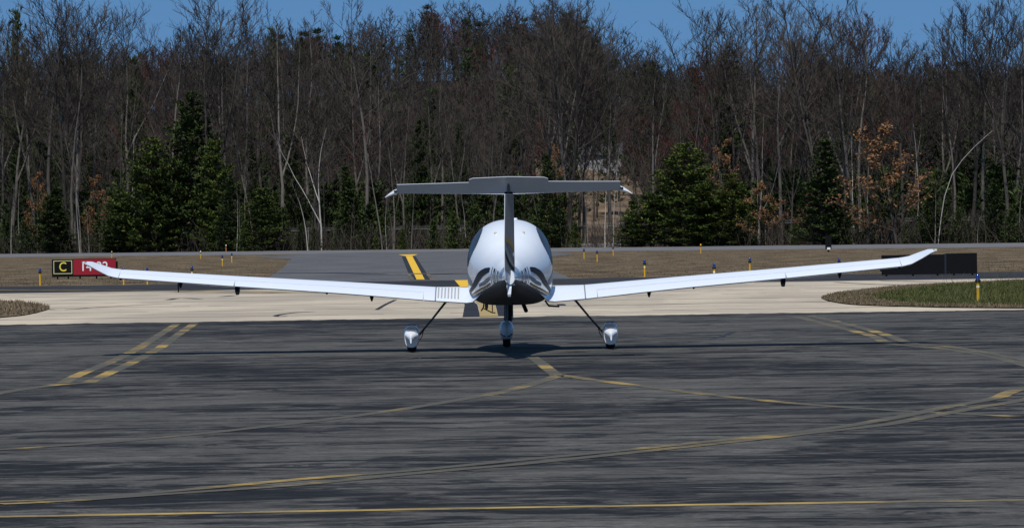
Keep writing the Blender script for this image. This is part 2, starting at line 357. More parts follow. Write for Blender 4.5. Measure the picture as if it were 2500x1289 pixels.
# the wooded hill behind the runway
SKYU = [-600, 0, 340, 500, 700, 900, 1050, 1400, 1500, 1600, 1800, 2100, 2500, 3100]
SKYV = [160, 150, 140, 145, 120, 100, 82, 100, 175, 215, 250, 270, 290, 290]
def u_of(X, Y): return 1250 + FPX * X / Y
def tree_line(X): return min(max(run_far(X) + 6, 330), 760)
def hill_z(X, Y):
    d = Y - tree_line(X) - 12
    if d <= 0: return 0.0
    u = u_of(X, Y); v = np.interp(u, SKYU, SKYV)
    H = (yh(u) - v) / FPX * 930 + CAM_H - 8.5
    t = min(d / 420.0, 1.0); s = t * t * (3 - 2 * t) * 0.75 + t * 0.25
    if d > 420: s += (d - 420) * 0.0001
    return max(H, 4) * s
def make_hill():
    mb = MB(); nx, ny = 110, 60
    xs = np.linspace(-420, 420, nx); ds = np.concatenate([np.linspace(0, 480, 46), np.linspace(520, 1200, ny - 46)])
    for d in ds:
        for X in xs:
            Y = tree_line(X) + d
            mb.v.append((X, Y, hill_z(X, Y) + (0.03 if d > 0 else -0.3)))
    mb.f = [(j*nx+i, j*nx+i+1, (j+1)*nx+i+1, (j+1)*nx+i) for j in range(ny-1) for i in range(nx-1)]
    o = mb.build("wooded_hill", MT['litter'], None, True, fix=False); tag(o, kind="structure")
    o.data.materials.append(MT['field'])
    for p in o.data.polygons:
        c = p.center; u = u_of(c.x, c.y); d = c.y - tree_line(c.x)
        if (1330 < u < 1580 and 20 < d < 190) or (1860 < u < 2020 and 200 < d < 330) or (2430 < u < 2520 and 20 < d < 120): p.material_index = 1
make_hill()

# ---------------------------------------------------------------- the aeroplane
PY = 64.0
plane = thing("light_aircraft", (-0.03, PY, 0.012), "white low wing propeller aeroplane with a T tail, seen from behind on the apron", "aeroplane")
ST = np.array([  # y, bottom, top, half width, exponent
    (2.95, 0.92, 1.20, 0.15, 2.0), (2.75, 0.80, 1.30, 0.33, 2.2), (2.30, 0.69, 1.40, 0.47, 2.3), (1.75, 0.65, 1.48, 0.54, 2.3),
    (1.35, 0.64, 1.66, 0.58, 2.3), (0.85, 0.64, 1.84, 0.605, 2.35), (0.30, 0.645, 1.875, 0.612, 2.35), (-0.25, 0.655, 1.83, 0.60, 2.3),
    (-0.75, 0.68, 1.74, 0.555, 2.25), (-1.25, 0.72, 1.62, 0.465, 2.2), (-1.75, 0.77, 1.49, 0.36, 2.1), (-2.3, 0.82, 1.38, 0.265, 2.0),
    (-3.0, 0.875, 1.30, 0.195, 2.0), (-3.8, 0.925, 1.25, 0.145, 2.0), (-4.6, 0.965, 1.21, 0.105, 2.0), (-5.0, 1.0, 1.19, 0.06, 2.0)])[::-1]
def st(y):
    out = []
    ys = ST[:, 0]
    i = int(np.clip(np.searchsorted(ys, y) - 1, 0, len(ys) - 2))
    t = np.clip((y - ys[i]) / (ys[i+1] - ys[i]), 0, 1)
    for c in range(1, 5):
        def sl(k):
            k0, k1 = max(k - 1, 0), min(k + 1, len(ys) - 1)
            return (ST[k1, c] - ST[k0, c]) / (ys[k1] - ys[k0])
        h = ys[i+1] - ys[i]; m0, m1 = sl(i) * h, sl(i+1) * h
        out.append((2*t**3-3*t*t+1)*ST[i, c] + (t**3-2*t*t+t)*m0 + (-2*t**3+3*t*t)*ST[i+1, c] + (t**3-t*t)*m1)
    return out
def S(y, th, off=0.0):
    """point of the fuselage skin, th degrees from the top, positive to the right"""
    b, t, hw, n = st(y); zc = 0.5 * (b + t) - 0.06 * (t - b); hh = (t - zc) if abs(th) < 90 else (zc - b)
    if abs(th) > 90: n = n + 1.5 * min(max((hw - .25) / .3, 0), 1) * min((abs(th) - 90) / 12.0, 1)
    c, s = math.cos(R(th)), math.sin(R(th))
    p = Vector((hw * math.copysign(abs(s) ** (2/n), s), y, zc + hh * math.copysign(abs(c) ** (2/n), c)))
    if off:
        d = 0.02
        pa, pb = S(y + d, th), S(y - d, th); pc, pd = S(y, th + 1.0), S(y, th - 1.0)
        nrm = (pa - pb).cross(pc - pd)
        if nrm.length > 1e-12:
            nrm.normalize(); ctr = Vector((0, y, zc))
            if nrm.dot(p - ctr) < 0: nrm = -nrm
            p = p + nrm * off
    return p
mb = MB()
ysf = np.concatenate([np.linspace(-5.0, 2.95, 90)])
mb.rings([[S(y, th) for th in np.linspace(-180, 180, 73)[:-1]] for y in ysf])
fus = mb.build("fuselage", MT['gel'], plane, True, ang=60)
def skin_patch(name, rows, m, parent=fus, off=0.004, sub=4):
    """rows: list of (y, th_a, th_b); a thin panel lying on the fuselage skin"""
    mb = MB(); dense = []; K = max(8, int(max(abs(b_ - a_) for _, a_, b_ in rows) / 2.5))
    for (y0, a0, b0), (y1, a1, b1) in zip(rows[:-1], rows[1:]):
        for t in np.linspace(0, 1, sub, endpoint=False): dense.append((y0+(y1-y0)*t, a0+(a1-a0)*t, b0+(b1-b0)*t))
    dense.append(rows[-1])
    for y, a_, b_ in dense:
        for k in range(K + 1): mb.v.append(tuple(S(y, a_ + (b_ - a_) * k / K, off)))
    mb.f = [(i*(K+1)+k, i*(K+1)+k+1, (i+1)*(K+1)+k+1, (i+1)*(K+1)+k) for i in range(len(dense)-1) for k in range(K)]
    return mb.build(name, m, parent, True, ang=80)
skin_patch("belly_shade_patch", [(y, t, 360 - t) for y, t in ((1.6, 130), (0.2, 128), (-0.3, 126), (-0.8, 123), (-1.35, 119), (-1.8, 117), (-2.2, 114), (-2.7, 109), (-3.4, 104), (-4.9, 100))], MT['belly_shade'], off=0.003, sub=10)  # underside shade of the white fuselage, painted on as a dark grey patch
for s in (-1, 1):   # rear side windows, canopy, stripes, lettering on each side
    skin_patch("side_window", [(y, s*a_, s*b_) for y, a_, b_ in ((0.62, 36, 84), (0.2, 35, 88), (-0.12, 36, 89), (-0.36, 39, 86), (-0.55, 44, 78), (-0.68, 50, 69), (-0.73, 56, 61))], MT['glass'])
    skin_patch("canopy_window", [(y, s*a_, s*b_) for y, a_, b_ in ((1.62, 4, 60), (1.3, 4, 74), (1.0, 16, 80), (0.74, 30, 82))], MT['glass'])
    def band(name, pts, m):   # pts: y, th centre, half height in degrees
        skin_patch(name, [(y, s*(t - h), s*(t + h)) for y, t, h in pts], m)
    band("black_swoosh", [(-0.2, 116, 4), (-0.7, 109, 4.5), (-1.1, 101, 5), (-1.45, 91, 6), (-1.75, 82, 6.5), (-2.02, 75, 6), (-2.12, 73, 5)], MT['jet'])
    band("grey_swoosh", [(0.5, 93, 3.5), (-0.1, 96, 4), (-0.6, 99, 3.5), (-0.85, 101, 3)], MT['silver'])
    band("grey_swoosh", [(-1.35, 105, 3), (-1.7, 103, 4), (-2.0, 97, 5), (-2.2, 92, 5)], MT['silver'])
    band("gold_swoosh", [(-0.15, 122, 2), (-0.8, 119, 2.5), (-1.35, 114.5, 3), (-1.8, 112, 3.5), (-2.15, 108, 4)], MT['gold'])
    # registration letters, seen almost edge-on along the tail cone
    for k, (yy, kind) in enumerate(((-2.30, 'I'), (-2.52, 'D'), (-2.85, 'I'), (-3.15, 'D'), (-3.5, 'I'))):
        wd = 0.045; t0, t1 = 62, 112
        bars = [(yy, yy - wd, t0, t1)]
        if kind == 'D': bars += [(yy - wd, yy - 0.17, t0, t0 + 9), (yy - wd, yy - 0.17, t1 - 9, t1), (yy - 0.17, yy - 0.17 - wd, t0 + 6, t1 - 6)]
        for ya, yb, ta, tb in bars: skin_patch("registration_letter", [(ya, s*ta, s*tb), (yb, s*ta, s*tb)], MT['jet'], sub=3)
# wing
def wpar(x):
    xs =   [0.30, 0.36, 0.45, 0.54, 0.62, 1.1, 2.35, 3.95, 5.62, 5.75, 5.90, 6.0, 6.06]
    te_y = [-1.75, -1.45, -1.08, -0.80, -0.66, -0.60, -0.50, -0.37, -0.24, -0.26, -0.34, -0.42, -0.47]
    le_y = [1.25, 1.20, 1.12, 1.06, 1.02, 0.98, 0.89, 0.78, 0.66, 0.60, 0.42, 0.20, -0.02]
    te_z = [0.955, 0.895, 0.795, 0.712, 0.702, 0.738, 0.858, 0.985, 1.128, 1.160, 1.243, 1.306, 1.335]
    h    = [0.10, 0.14, 0.185, 0.215, 0.205, 0.182, 0.152, 0.134, 0.112, 0.102, 0.078, 0.053, 0.028]
    return [np.interp(x, xs, q) for q in (te_y, le_y, te_z, h)]
def wpt(side, x, c, up=True, off=0.0):
    ty, ly, tz, h = wpar(x)
    if up:
        z = h * (1 - (1 - min(c / .62, 1)) ** 1.25) if c < .62 else h * (.40 + .60 * math.sqrt(max(0, 1 - ((c - .62) / .38) ** 2)))
    else: z = h * (.40 * c ** 3) - 0.028 * math.sin(math.pi * c) - 0.004
    return Vector((side * x, ty + (ly - ty) * c, tz + z + off))
def wing_part(name, side, xs, c0, c1, m, parent, tip=False):
    mb = MB(); rs = []
    for x in xs:
        cu = c0 + (c1 - c0) * (1 - np.cos(np.linspace(0, math.pi, 22))) / 2
        rs.append([wpt(side, x, c, True) for c in cu] + [wpt(side, x, c, False) for c in cu[::-1][1 if c1 >= 1 else 0:]])
    mb.rings(rs); return mb.build(name, m, parent, True, ang=50)
FL = 0.27
for s in (-1, 1):
    wing = thing("wing", (0, 0, 0), None, None); wing.parent = plane
    bpy.data.objects.remove(wing)
    fx0, fx1, ax1 = 1.24, 3.935, 5.60
    wing = wing_part("wing", s, [0.30, 0.33, 0.36, 0.40, 0.45, 0.50, 0.54, 0.58, 0.62, 0.80, 1.06], 0, 1, MT['wingw'], plane)
    wing_part("wing_panel", s, [1.078, 1.235], 0, 1, MT['wingw'], wing)
    wing_part("wing_panel", s, list(np.linspace(1.235, ax1 + 0.006, 12)), FL + .055, 1, MT['wingw'], wing)
    wing_part("flap", s, list(np.linspace(fx0 + .006, fx1, 7)), 0, FL, MT['wingw'], wing)
    wing_part("aileron", s, list(np.linspace(fx1 + .016, ax1, 6)), 0, FL, MT['wingw'], wing)
    wing_part("winglet", s, [ax1 + .008, 5.66, 5.70, 5.75, 5.80, 5.85, 5.90, 5.95, 6.0, 6.03, 6.06], 0, 1, MT['wingw'], wing)
    q = MB(); q.rings([[wpt(s, x, c, True, -0.006) for c in np.linspace(0.02, .97, 14)] + [wpt(s, x, c, False, 0.006) for c in np.linspace(.97, .02, 14)] for x in (1.055, 1.083)])
    q.build("wing_joint", MT['silver'], wing)
    lp = wpt(s, 6.06, .4); lm = MB()
    lm.rings([[(lp.x + s * (0.02 + .035 * math.sin(t)), lp.y - .05 + .09 * math.cos(t) , lp.z - .005 + dz) for t in np.linspace(0, 2*math.pi, 10)[:-1]] for dz in (-.016, 0, .014)])
    lm.build("position_light", MT['lamp'], wing, True)
    for xx, kind in ((1.98, 'cone') if s < 0 else (1.98, 'cone'), (2.62, 'small'), (3.905, 'box'), (4.72, 'cone'), (5.58, 'small')):
        p = wpt(s, xx, .05, False); b = MB()
        if kind == 'box': b.rings([[(p.x + a_*k_, p.y + 0.10 + b_, p.z + z_) for a_, b_ in ((-.03, -.11), (.03, -.11), (.03, .12), (-.03, .12))] for z_, k_ in ((.012, 1.1), (-.06, 1.0), (-.10, .75), (-.118, .45))])
        elif kind == 'cone': b.rings([[(p.x + .030*k_*math.cos(t), p.y + 0.09 + .11*k_*math.sin(t), p.z + z_) for t in np.linspace(0, 2*math.pi, 10)[:-1]] for z_, k_ in ((.012, 1.15), (-.03, .85), (-.065, .5), (-.08, .25))])
        else: b.rings([[(p.x + .022*k_*math.cos(t), p.y + 0.06 + .06*k_*math.sin(t), p.z + z_) for t in np.linspace(0, 2*math.pi, 10)[:-1]] for z_, k_ in ((.012, 1.1), (-.015, .8), (-.028, .35))])
        b.build("hinge_fairing", MT['jet'], wing, True)
    if s < 0:
        for k in range(7):
            xa = 0.735 + k * 0.0475; b = MB(); vs = []
            for c in np.linspace(.10, .56, 8): vs += [wpt(s, xa, c, True, .003), wpt(s, xa + .019, c, True, .003)]
            b.add(vs, [(2*i, 2*i+1, 2*i+3, 2*i+2) for i in range(7)]); b.build("grip_strip", MT['grip'], wing)
        p = wpt(s, 4.78, .5, False); b = MB(); b.tube([p + Vector((0, 0, .02)), p + Vector((0, -.02, -.10)), p + Vector((0, -.03, -.13))], [.016, .010, .008]); b.build("pitot_mast", MT['strut'], wing)
    # main gear
    lx, lz = 1.425, 0.21
    leg = MB(); leg.tube([(s*.90, .12, .735), (s*.95, .10, .68), (s*1.12, .06, .47), (s*1.30, .02, .26), (s*1.36, 0, .19)], [.019, .017, .015, .015, .016], 10)
    legs = leg.build("gear_leg", MT['strut'], plane, True)
    hose = MB(); hose.tube([(s*1.25, 0.0, .32), (s*1.275, -.03, .22), (s*1.31, -.03, .16), (s*1.345, -.02, .19)], .006, 6); hose.build("brake_hose", MT['rubber'], legs, True)
    wl = MB(); K = 28
    for xo, rr in ((-.058, .13), (-.066, .168), (-.05, .19), (0, .197), (.05, .19), (.066, .168), (.058, .13)):
        wl.v += [(s*lx + xo, .0 + rr * math.cos(2*math.pi*k/K), .197 + rr * math.sin(2*math.pi*k/K)) for k in range(K)]
    wl.f = [(i*K+k, i*K+(k+1)%K, (i+1)*K+(k+1)%K, (i+1)*K+k) for i in range(6) for k in range(K)] + [tuple(range(K)), tuple(6*K+k for k in range(K))]
    wheel = wl.build("main_wheel", MT['rubber'], plane, True)
    def fairing(name, x0, y0, segs, m):
        q = MB(); q.rings([[(x0 + hw*math.copysign(abs(math.cos(t))**.75, math.cos(t)), y0 + y, zc + hh*math.copysign(abs(math.sin(t))**.75, math.sin(t))) for t in np.linspace(0, 2*math.pi, 25)[:-1]] for y, hw, zc, hh in segs])
        return q.build(name, m, plane, True, ang=50)
    fr = fairing("wheel_fairing", s*lx, 0, [(.55, .012, .22, .015), (.50, .05, .22, .06), (.38, .085, .225, .11), (.2, .108, .225, .15), (0, .114, .225, .160), (-.14, .112, .222, .158), (-.22, .106, .215, .152), (-.26, .095, .205, .140)], MT['pant'])
    tl = MB(); tl.rings([[(s*lx + hw*math.cos(t), y, zc + hh*math.sin(t)) for t in np.linspace(0, 2*math.pi, 21)[:-1]] for y, hw, zc, hh in
        [(-.23, .098, .235, .07), (-.32, .085, .232, .055), (-.42, .058, .222, .048), (-.52, .030, .200, .046), (-.60, .017, .180, .046), (-.64, .011, .172, .042)]])
    tl.build("fairing_tail", MT['gel'], fr, True)
    gr = MB(); gr.rings([[(s*lx + hw*math.cos(t), y, .312 + hh*math.sin(t)) for t in np.linspace(0, math.pi, 12)] for y, hw, hh in [(-.19, .072, .048), (-.272, .060, .038)]])
    gr.build("fairing_recess", MT['silver'], fr, True)
# nose gear
q = MB(); q.tube([(-.065, 1.95, .72), (-.065, 1.90, .50), (-.065, 1.86, .33)], [.032, .030, .027], 12); q.build("nose_strut", MT['silver'], plane, True)
wl = MB(); K = 28
for xo, rr in ((-.05, .11), (-.058, .14), (-.04, .158), (0, .165), (.04, .158), (.058, .14), (.05, .11)):
    wl.v += [(-.065 + xo, 1.78 + rr*math.cos(2*math.pi*k/K), .165 + rr*math.sin(2*math.pi*k/K)) for k in range(K)]
wl.f = [(i*K+k, i*K+(k+1)%K, (i+1)*K+(k+1)%K, (i+1)*K+k) for i in range(6) for k in range(K)] + [tuple(range(K)), tuple(6*K+k for k in range(K))]
wl.build("nose_wheel", MT['rubber'], plane, True)
q = MB(); q.rings([[(-.065 + hw*math.copysign(abs(math.cos(t))**.7, math.cos(t)), y, zc + hh*math.copysign(abs(math.sin(t))**.7, math.sin(t))) for t in np.linspace(0, 2*math.pi, 25)[:-1]]
    for y, hw, zc, hh in [(2.2, .02, .24, .03), (2.1, .07, .245, .10), (1.9, .10, .25, .135), (1.7, .103, .25, .14), (1.58, .095, .245, .135), (1.50, .072, .24, .12), (1.45, .03, .225, .09), (1.43, .006, .215, .07)]])
nf = q.build("nose_fairing", MT['pant'], plane, True, ang=50)
for s in (-1, 1):
    q = MB(); q.tube([(-.065 + s*.015, 1.435, .165), (-.065 + s*.05, 1.468, .172), (-.065 + s*.085, 1.53, .20)], .008, 6); q.build("fork_arm", MT['jet'], nf, True)
# tail boom end, fin, rudder
def slab(name, prof, m, parent, bevel=0.0):
    """prof: list of (z, y_front, y_back, half thickness, x offset back) -> lens shaped fin"""
    q = MB(); rs = []
    for z, yf, yb, ht, xb in prof:
        r = []
        for t in np.linspace(0, 1, 9): r.append((xb * t + ht * (math.sin(math.pi * min(t ** .6, 1)) * .9 + .1), yf + (yb - yf) * t, z))
        for t in np.linspace(1, 0, 9): r.append((xb * t - ht * (math.sin(math.pi * min(t ** .6, 1)) * .9 + .1), yf + (yb - yf) * t, z))
        rs.append(r)
    q.rings(rs); return q.build(name, m, parent, True, ang=50)
fin = slab("fin", [(1.14, -3.55, -4.86, .062, 0), (1.40, -3.95, -4.84, .060, 0), (1.75, -4.25, -4.90, .058, 0), (2.21, -4.55, -4.99, .052, 0)], MT['gel'], plane)
# rudder, its trailing edge swung to the left
def rud_pt(z, t):  # t 0 hinge .. 1 trailing edge
    hy = np.interp(z, [0.98, 1.4, 2.2], [-4.84, -4.87, -5.02]); ch = np.interp(z, [0.98, 1.1, 1.4, 2.2], [.26, .36, .37, .29])
    a_ = R(14); return -0.026 + 0.045 - ch * t * math.sin(a_) , hy - ch * t * math.cos(a_)
q = MB(); rs = []
for z, ks in ((0.985, .35), (1.02, .7), (1.08, .95), (1.2, 1), (1.6, 1), (2.0, 1), (2.195, 1)):
    r = []
    for t in (0, .25, .5, .75, 1.0):
        x, y = rud_pt(z, t * ks); r.append((x + .040 * (1 - t) + .004, y, z))
    for t in (1.0, .75, .5, .25, 0):
        x, y = rud_pt(z, t * ks); r.append((x - .040 * (1 - t) - .004, y, z))
    rs.append(r)
q.rings(rs); rud = q.build("rudder", MT['gel'], plane, True, ang=40)
def rud_band(name, pts, m, off=.007):   # (t, z_low, z_high) on the right face
    b = MB(); vs = []; NZ = 14; dn = []
    for (ta, a0, a1), (tb, b0, b1) in zip(pts[:-1], pts[1:]):
        for q_ in (0, .25, .5, .75): dn.append((ta + (tb-ta)*q_, a0 + (b0-a0)*q_, a1 + (b1-a1)*q_))
    dn.append(pts[-1])
    for t, z0, z1 in dn:
        for k in range(NZ + 1):
            z = z0 + (z1 - z0) * k / NZ; x, y = rud_pt(z, t); vs.append((x + .040 * (1 - t) + .004 + off, y - off * .4, z))
    b.add(vs, [(i*(NZ+1)+k, i*(NZ+1)+k+1, (i+1)*(NZ+1)+k+1, (i+1)*(NZ+1)+k) for i in range(len(dn)-1) for k in range(NZ)]); b.build(name, m, rud)
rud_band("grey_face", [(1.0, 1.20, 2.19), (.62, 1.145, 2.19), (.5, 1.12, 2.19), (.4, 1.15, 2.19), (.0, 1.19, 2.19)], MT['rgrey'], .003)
rud_band("gold_swoosh", [(.97, 1.565, 1.63), (.7, 1.55, 1.615), (.45, 1.51, 1.575), (.2, 1.46, 1.54), (.04, 1.42, 1.51)], MT['gold'])
rud_band("grey_swoosh", [(.80, 1.53, 1.545), (.6, 1.47, 1.51), (.35, 1.37, 1.43), (.05, 1.28, 1.36)], MT['silver'])
rud_band("black_swoosh", [(.97, 1.40, 1.46), (.8, 1.32, 1.39), (.55, 1.245, 1.30), (.3, 1.20, 1.25), (.05, 1.165, 1.215)], MT['jet'])
q = MB(); q.rings([[(-.012 + hw*a_, y, z) for a_, y in ((-1, -4.55), (1, -4.55), (1, yb), (-1, yb))] for z, hw, yb in ((1.02, .035, -4.95), (.95, .030, -5.0), (.87, .022, -5.03), (.84, .018, -5.02))])
skid = q.build("tail_skid", MT['pant'], plane); 
q = MB(); q.box(-.032, .008, -5.04, -4.98, .825, .842); q.build("skid_shoe", MT['rubber'], skid)
# tailplane: a fixed stabiliser with the elevator's trailing edge raised
def hz_section(x, yf, yb, zc, th): return [(x, yf + (yb - yf) * t, zc + th * math.sin(math.pi * t ** .55)) for t in np.linspace(0, 1, 9)] + [(x, yf + (yb - yf) * t, zc - th * math.sin(math.pi * t ** .55)) for t in np.linspace(1, 0, 9)[1:-1]]
q = MB(); q.rings([hz_section(x, -4.42 - abs(x)*.11, -5.02, 2.235 + abs(x) * .012, .042 - .010*abs(x)) for x in np.linspace(-1.46, 1.46, 17)])
stab = q.build("tailplane", MT['gel'], plane, True, ang=50)
def elev(x, ch, t, dz=0):
    hy, hz = -5.03, 2.232 + abs(x) * .015; a_ = R(27)
    return hy - ch * t * math.cos(a_), hz + ch * t * math.sin(a_) - .008
q = MB(); rs = []
for x, ch in ((-1.475, .205), (-.9, .240), (-.525, .268), (-.520, .345), (-.47, .385), (0, .430), (.47, .385), (.520, .345), (.525, .268), (.9, .240), (1.475, .205)):
    r = []
    for t in (0, .3, .65, 1): y, z = elev(x, ch, t); r.append((x, y, z + .022 * (1 - t) + .003))
    for t in (1, .65, .3, 0): y, z = elev(x, ch, t); r.append((x, y, z - .022 * (1 - t) - .003))
    rs.append(r)
q.rings(rs); el = q.build("elevator", MT['gel'], plane, True, ang=25)
for s in (-1, 1):   # drooped tips
    q = MB(); q.rings([[(s*x, y0, z + t_), (s*x, y1, z + t_*.5), (s*x, y1, z - t_*.5), (s*x, y0, z - t_)] for x, y0, y1, z, t_ in ((1.485, -4.60, -5.08, 2.250, .040), (1.53, -4.68, -5.09, 2.238, .034), (1.58, -4.80, -5.09, 2.212, .022), (1.635, -4.98, -5.10, 2.175, .006))])
    tp = q.build("tailplane_tip", MT['gel'], stab, True, ang=50)
    q = MB(); q.box(*sorted((s*1.478, s*1.515)), -5.10, -5.05, 2.235, 2.262); q.build("tip_recess", MT['jet'], tp)
q = MB(); q.tube([(0, -5.10, 2.225), (0, -5.26, 2.36), (0, -5.33, 2.395)], [.020, .026, .018], 10); q.build("trim_link", MT['silver'], el, True)
q = MB(); q.rings([[(.052*k*math.cos(t), y + .03*math.sin(t), z) for t in np.linspace(0, 2*math.pi, 13)[:-1]] for z, k, y in ((2.165, .8, -5.04), (2.20, 1.05, -5.05), (2.245, 1.0, -5.05))]); q.build("hinge_housing", MT['jet'], stab, True)
# propeller, exhaust, antennas
q = MB(); q.rings([[(r*math.cos(t), y, 1.06 + r*math.sin(t)) for t in np.linspace(0, 2*math.pi, 21)[:-1]] for y, r in ((2.93, .15), (3.05, .145), (3.18, .10), (3.27, .04), (3.29, .005))])
spin = q.build("spinner", MT['gel'], plane, True)
q = MB()
for sg in (1, -1):
    dx, dz = -sg * .065, -sg * .998
    rs = []
    for r_, cw, tw in ((.10, .05, 50), (.25, .07, 38), (.5, .075, 24), (.75, .06, 16), (.86, .035, 12)):
        cx, cz = dx * r_, 1.06 + dz * r_; ct, s_ = math.cos(R(tw)), math.sin(R(tw))
        rs.append([(cx + (-dz) * cw * ct * a_, 3.03 + cw * s_ * a_ + b_, cz + dx * cw * ct * a_) for a_, b_ in ((-1, 0), (0, .012), (1, 0), (0, -.012))])
    q.rings(rs)
q.build("propeller", MT['jet'], plane, True)
q = MB(); q.tube([(.17, 1.35, .70), (.19, 1.15, .63), (.225, .95, .545)], .030, 12); q.build("exhaust_pipe", MT['exhaust'], plane, True)
for s in (-1, 1):
    p = S(-0.9, s * 17, 0.0); q = MB(); q.rings([[(p.x + s * .02 + r*1.5*math.cos(t), p.y + 3*r*math.sin(t), p.z + z) for t in np.linspace(0, 2*math.pi, 13)[:-1]] for z, r in ((-.02, .016), (.008, .013), (.013, .006))]); q.build("cabin_vent", MT['tanvent'], fus, True)
q = MB(); q.rings([[(.085 + r*math.cos(t)*1.4, .45 + r*3*math.sin(t), z) for t in np.linspace(0, 2*math.pi, 13)[:-1]] for z, r in ((1.84, .026), (1.885, .025), (1.897, .016))]); q.build("roof_antenna", MT['gel'], plane, True)
for pts, r_, nm in ((((-.38, .2, .70), (-.39, .15, .62), (-.42, .1, .57)), .010, "step"), (((.50, .2, .70), (.55, .15, .625), (.70, .1, .615)), .014, "step"),
                    (((-.26, -.3, .68), (-.26, -.35, .56)), .007, "belly_antenna"), (((.03, -.9, .70), (.03, -1.05, .45)), .007, "belly_antenna"), (((-.40, .5, .60), (-.27, .45, .535), (-.22, .45, .53)), .008, "drain_tube")):
    q = MB(); q.tube(pts, r_, 8); q.build(nm, MT['strut'], plane, True)
q = MB(); q.rings([[(-.345 + r*math.cos(t), -.05 + r*2*math.sin(t), z) for t in np.linspace(0, 2*math.pi, 13)[:-1]] for z, r in ((.69, .022), (.64, .026), (.60, .020), (.585, .008))]); q.build("belly_fairing", MT['silver'], plane, True)

# ---------------------------------------------------------------- signs
def text_mesh(parent, name, s, size, x, y, z, m, bold=0.02, sx=1.0):
    cu = bpy.data.curves.new(name, 'FONT'); cu.body = s; cu.size = size; cu.align_x = 'CENTER'; cu.align_y = 'CENTER'
    cu.extrude = 0.004; cu.offset = bold; cu.resolution_u = 4
    t = bpy.data.objects.new(name, cu); COL.objects.link(t)
    bpy.context.view_layer.update()
    me = bpy.data.meshes.new_from_object(t.evaluated_get(bpy.context.evaluated_depsgraph_get()))
    bpy.data.objects.remove(t); bpy.data.curves.remove(cu)
    me.materials.clear(); me.materials.append(m)
    o = bpy.data.objects.new(name, me); COL.objects.link(o); o.parent = parent
    o.location = (x, y, z); o.rotation_euler = (R(90), 0, 0); o.scale = (sx, 1, 1); return o
x0, y0 = gnd(206, 681); pxm = FPX / y0
def mx(u): return (u - 206) / pxm
sg = thing("runway_sign", (x0, y0, 0), "low sign with a yellow framed black letter panel beside a red number panel", "sign", rz=0)
zb, zt = 0.10, 0.86
q = MB(); q.box(mx(127), mx(179), 0, .28, zb, zt); pnl = q.build("letter_panel", MT['sign_black'], sg)
q = MB(); q.box(mx(179.3), mx(283), 0, .28, zb + .08, zt); rp = q.build("number_panel", MT['sign_red'], sg)
q = MB(); q.box(mx(179.3), mx(284), -.005, .285, zb, zb + .078); q.box(mx(283.3), mx(287), .05, .24, zb + .1, zt - .12); q.box(mx(179.3), mx(283), .01, .27, zt + .002, zt + .022); q.build("sign_frame", MT['sign_black'], sg)
q = MB(); bx0, bx1, bz0, bz1, t_ = mx(131), mx(176.5), zb + .13, zt - .05, .03
for c_ in ((bx0, bx1, bz0, bz0 + t_), (bx0, bx1, bz1 - t_, bz1), (bx0, bx0 + t_, bz0 + t_, bz1 - t_), (bx1 - t_, bx1, bz0 + t_, bz1 - t_)): q.box(c_[0], c_[1], -.008, .004, c_[2], c_[3])
q.build("yellow_border", MT['sign_pale'], pnl)
text_mesh(pnl, "letter", "C", .56, mx(153.7), -.010, (bz0 + bz1) / 2, MT['sign_yellow'], .004, .86)
text_mesh(rp, "number", "14-32", .56, mx(230.5), -.010, (zb + .08 + zt) / 2, MT['sign_white'], .004, .95)
for u in (140, 166, 195, 235, 270):
    q = MB(); q.tube([(mx(u), .14, 0), (mx(u), .14, zb)], .035, 8); q.build("sign_leg", MT['collar'], sg)
x0, y0 = gnd(2270, 674); pxm = FPX / y0
bs = thing("sign_back", (x0, y0, 0), "wide plain black sign turned away from the apron, behind the right wingtip", "sign", rz=0)
def nx_(u): return (u - 2270) / pxm
q = MB(); q.box(nx_(2154), nx_(2306), 0, .30, .06, .745); q.build("back_panel", MT['sign_black'], bs)
q = MB(); q.box(nx_(2311), nx_(2386), 0, .30, .06, .775); q.build("back_panel", MT['sign_black'], bs)
q = MB(); q.box(nx_(2306.2), nx_(2310.8), -.012, .31, .06, .765); q.build("panel_seam", MT['sign_grey'], bs)
q = MB(); q.box(nx_(2150), nx_(2153.8), .05, .2, .18, .30); q.build("conduit_box", MT['sign_black'], bs)
for u in (2165, 2230, 2290, 2330, 2375):
    q = MB(); q.tube([(nx_(u), .14, 0), (nx_(u), .14, .06)], .035, 8); q.build("sign_leg", MT['collar'], bs)
x0, y0 = gnd(2023, 615); pxm = FPX / y0
ub = thing("upright_sign", (x0, y0, 0), "tall narrow black box with a white plate at its foot, by the far runway", "sign box")
q = MB(); q.box(-.215, .215, 0, .35, .20, 1.13); b_ = q.build("sign_box", MT['sign_black'], ub)
q = MB(); q.box(-.23, .23, -.02, .37, 1.132, 1.16); q.build("sign_cap", MT['sign_grey'], b_)
q = MB(); q.box(-.11, .13, -.03, -.004, .17, .33); q.build("plate", MT['sign_white'], b_)
q = MB(); q.tube([(0, .17, 0), (0, .17, .20)], .07, 10); q.build("sign_post", MT['collar'], ub)

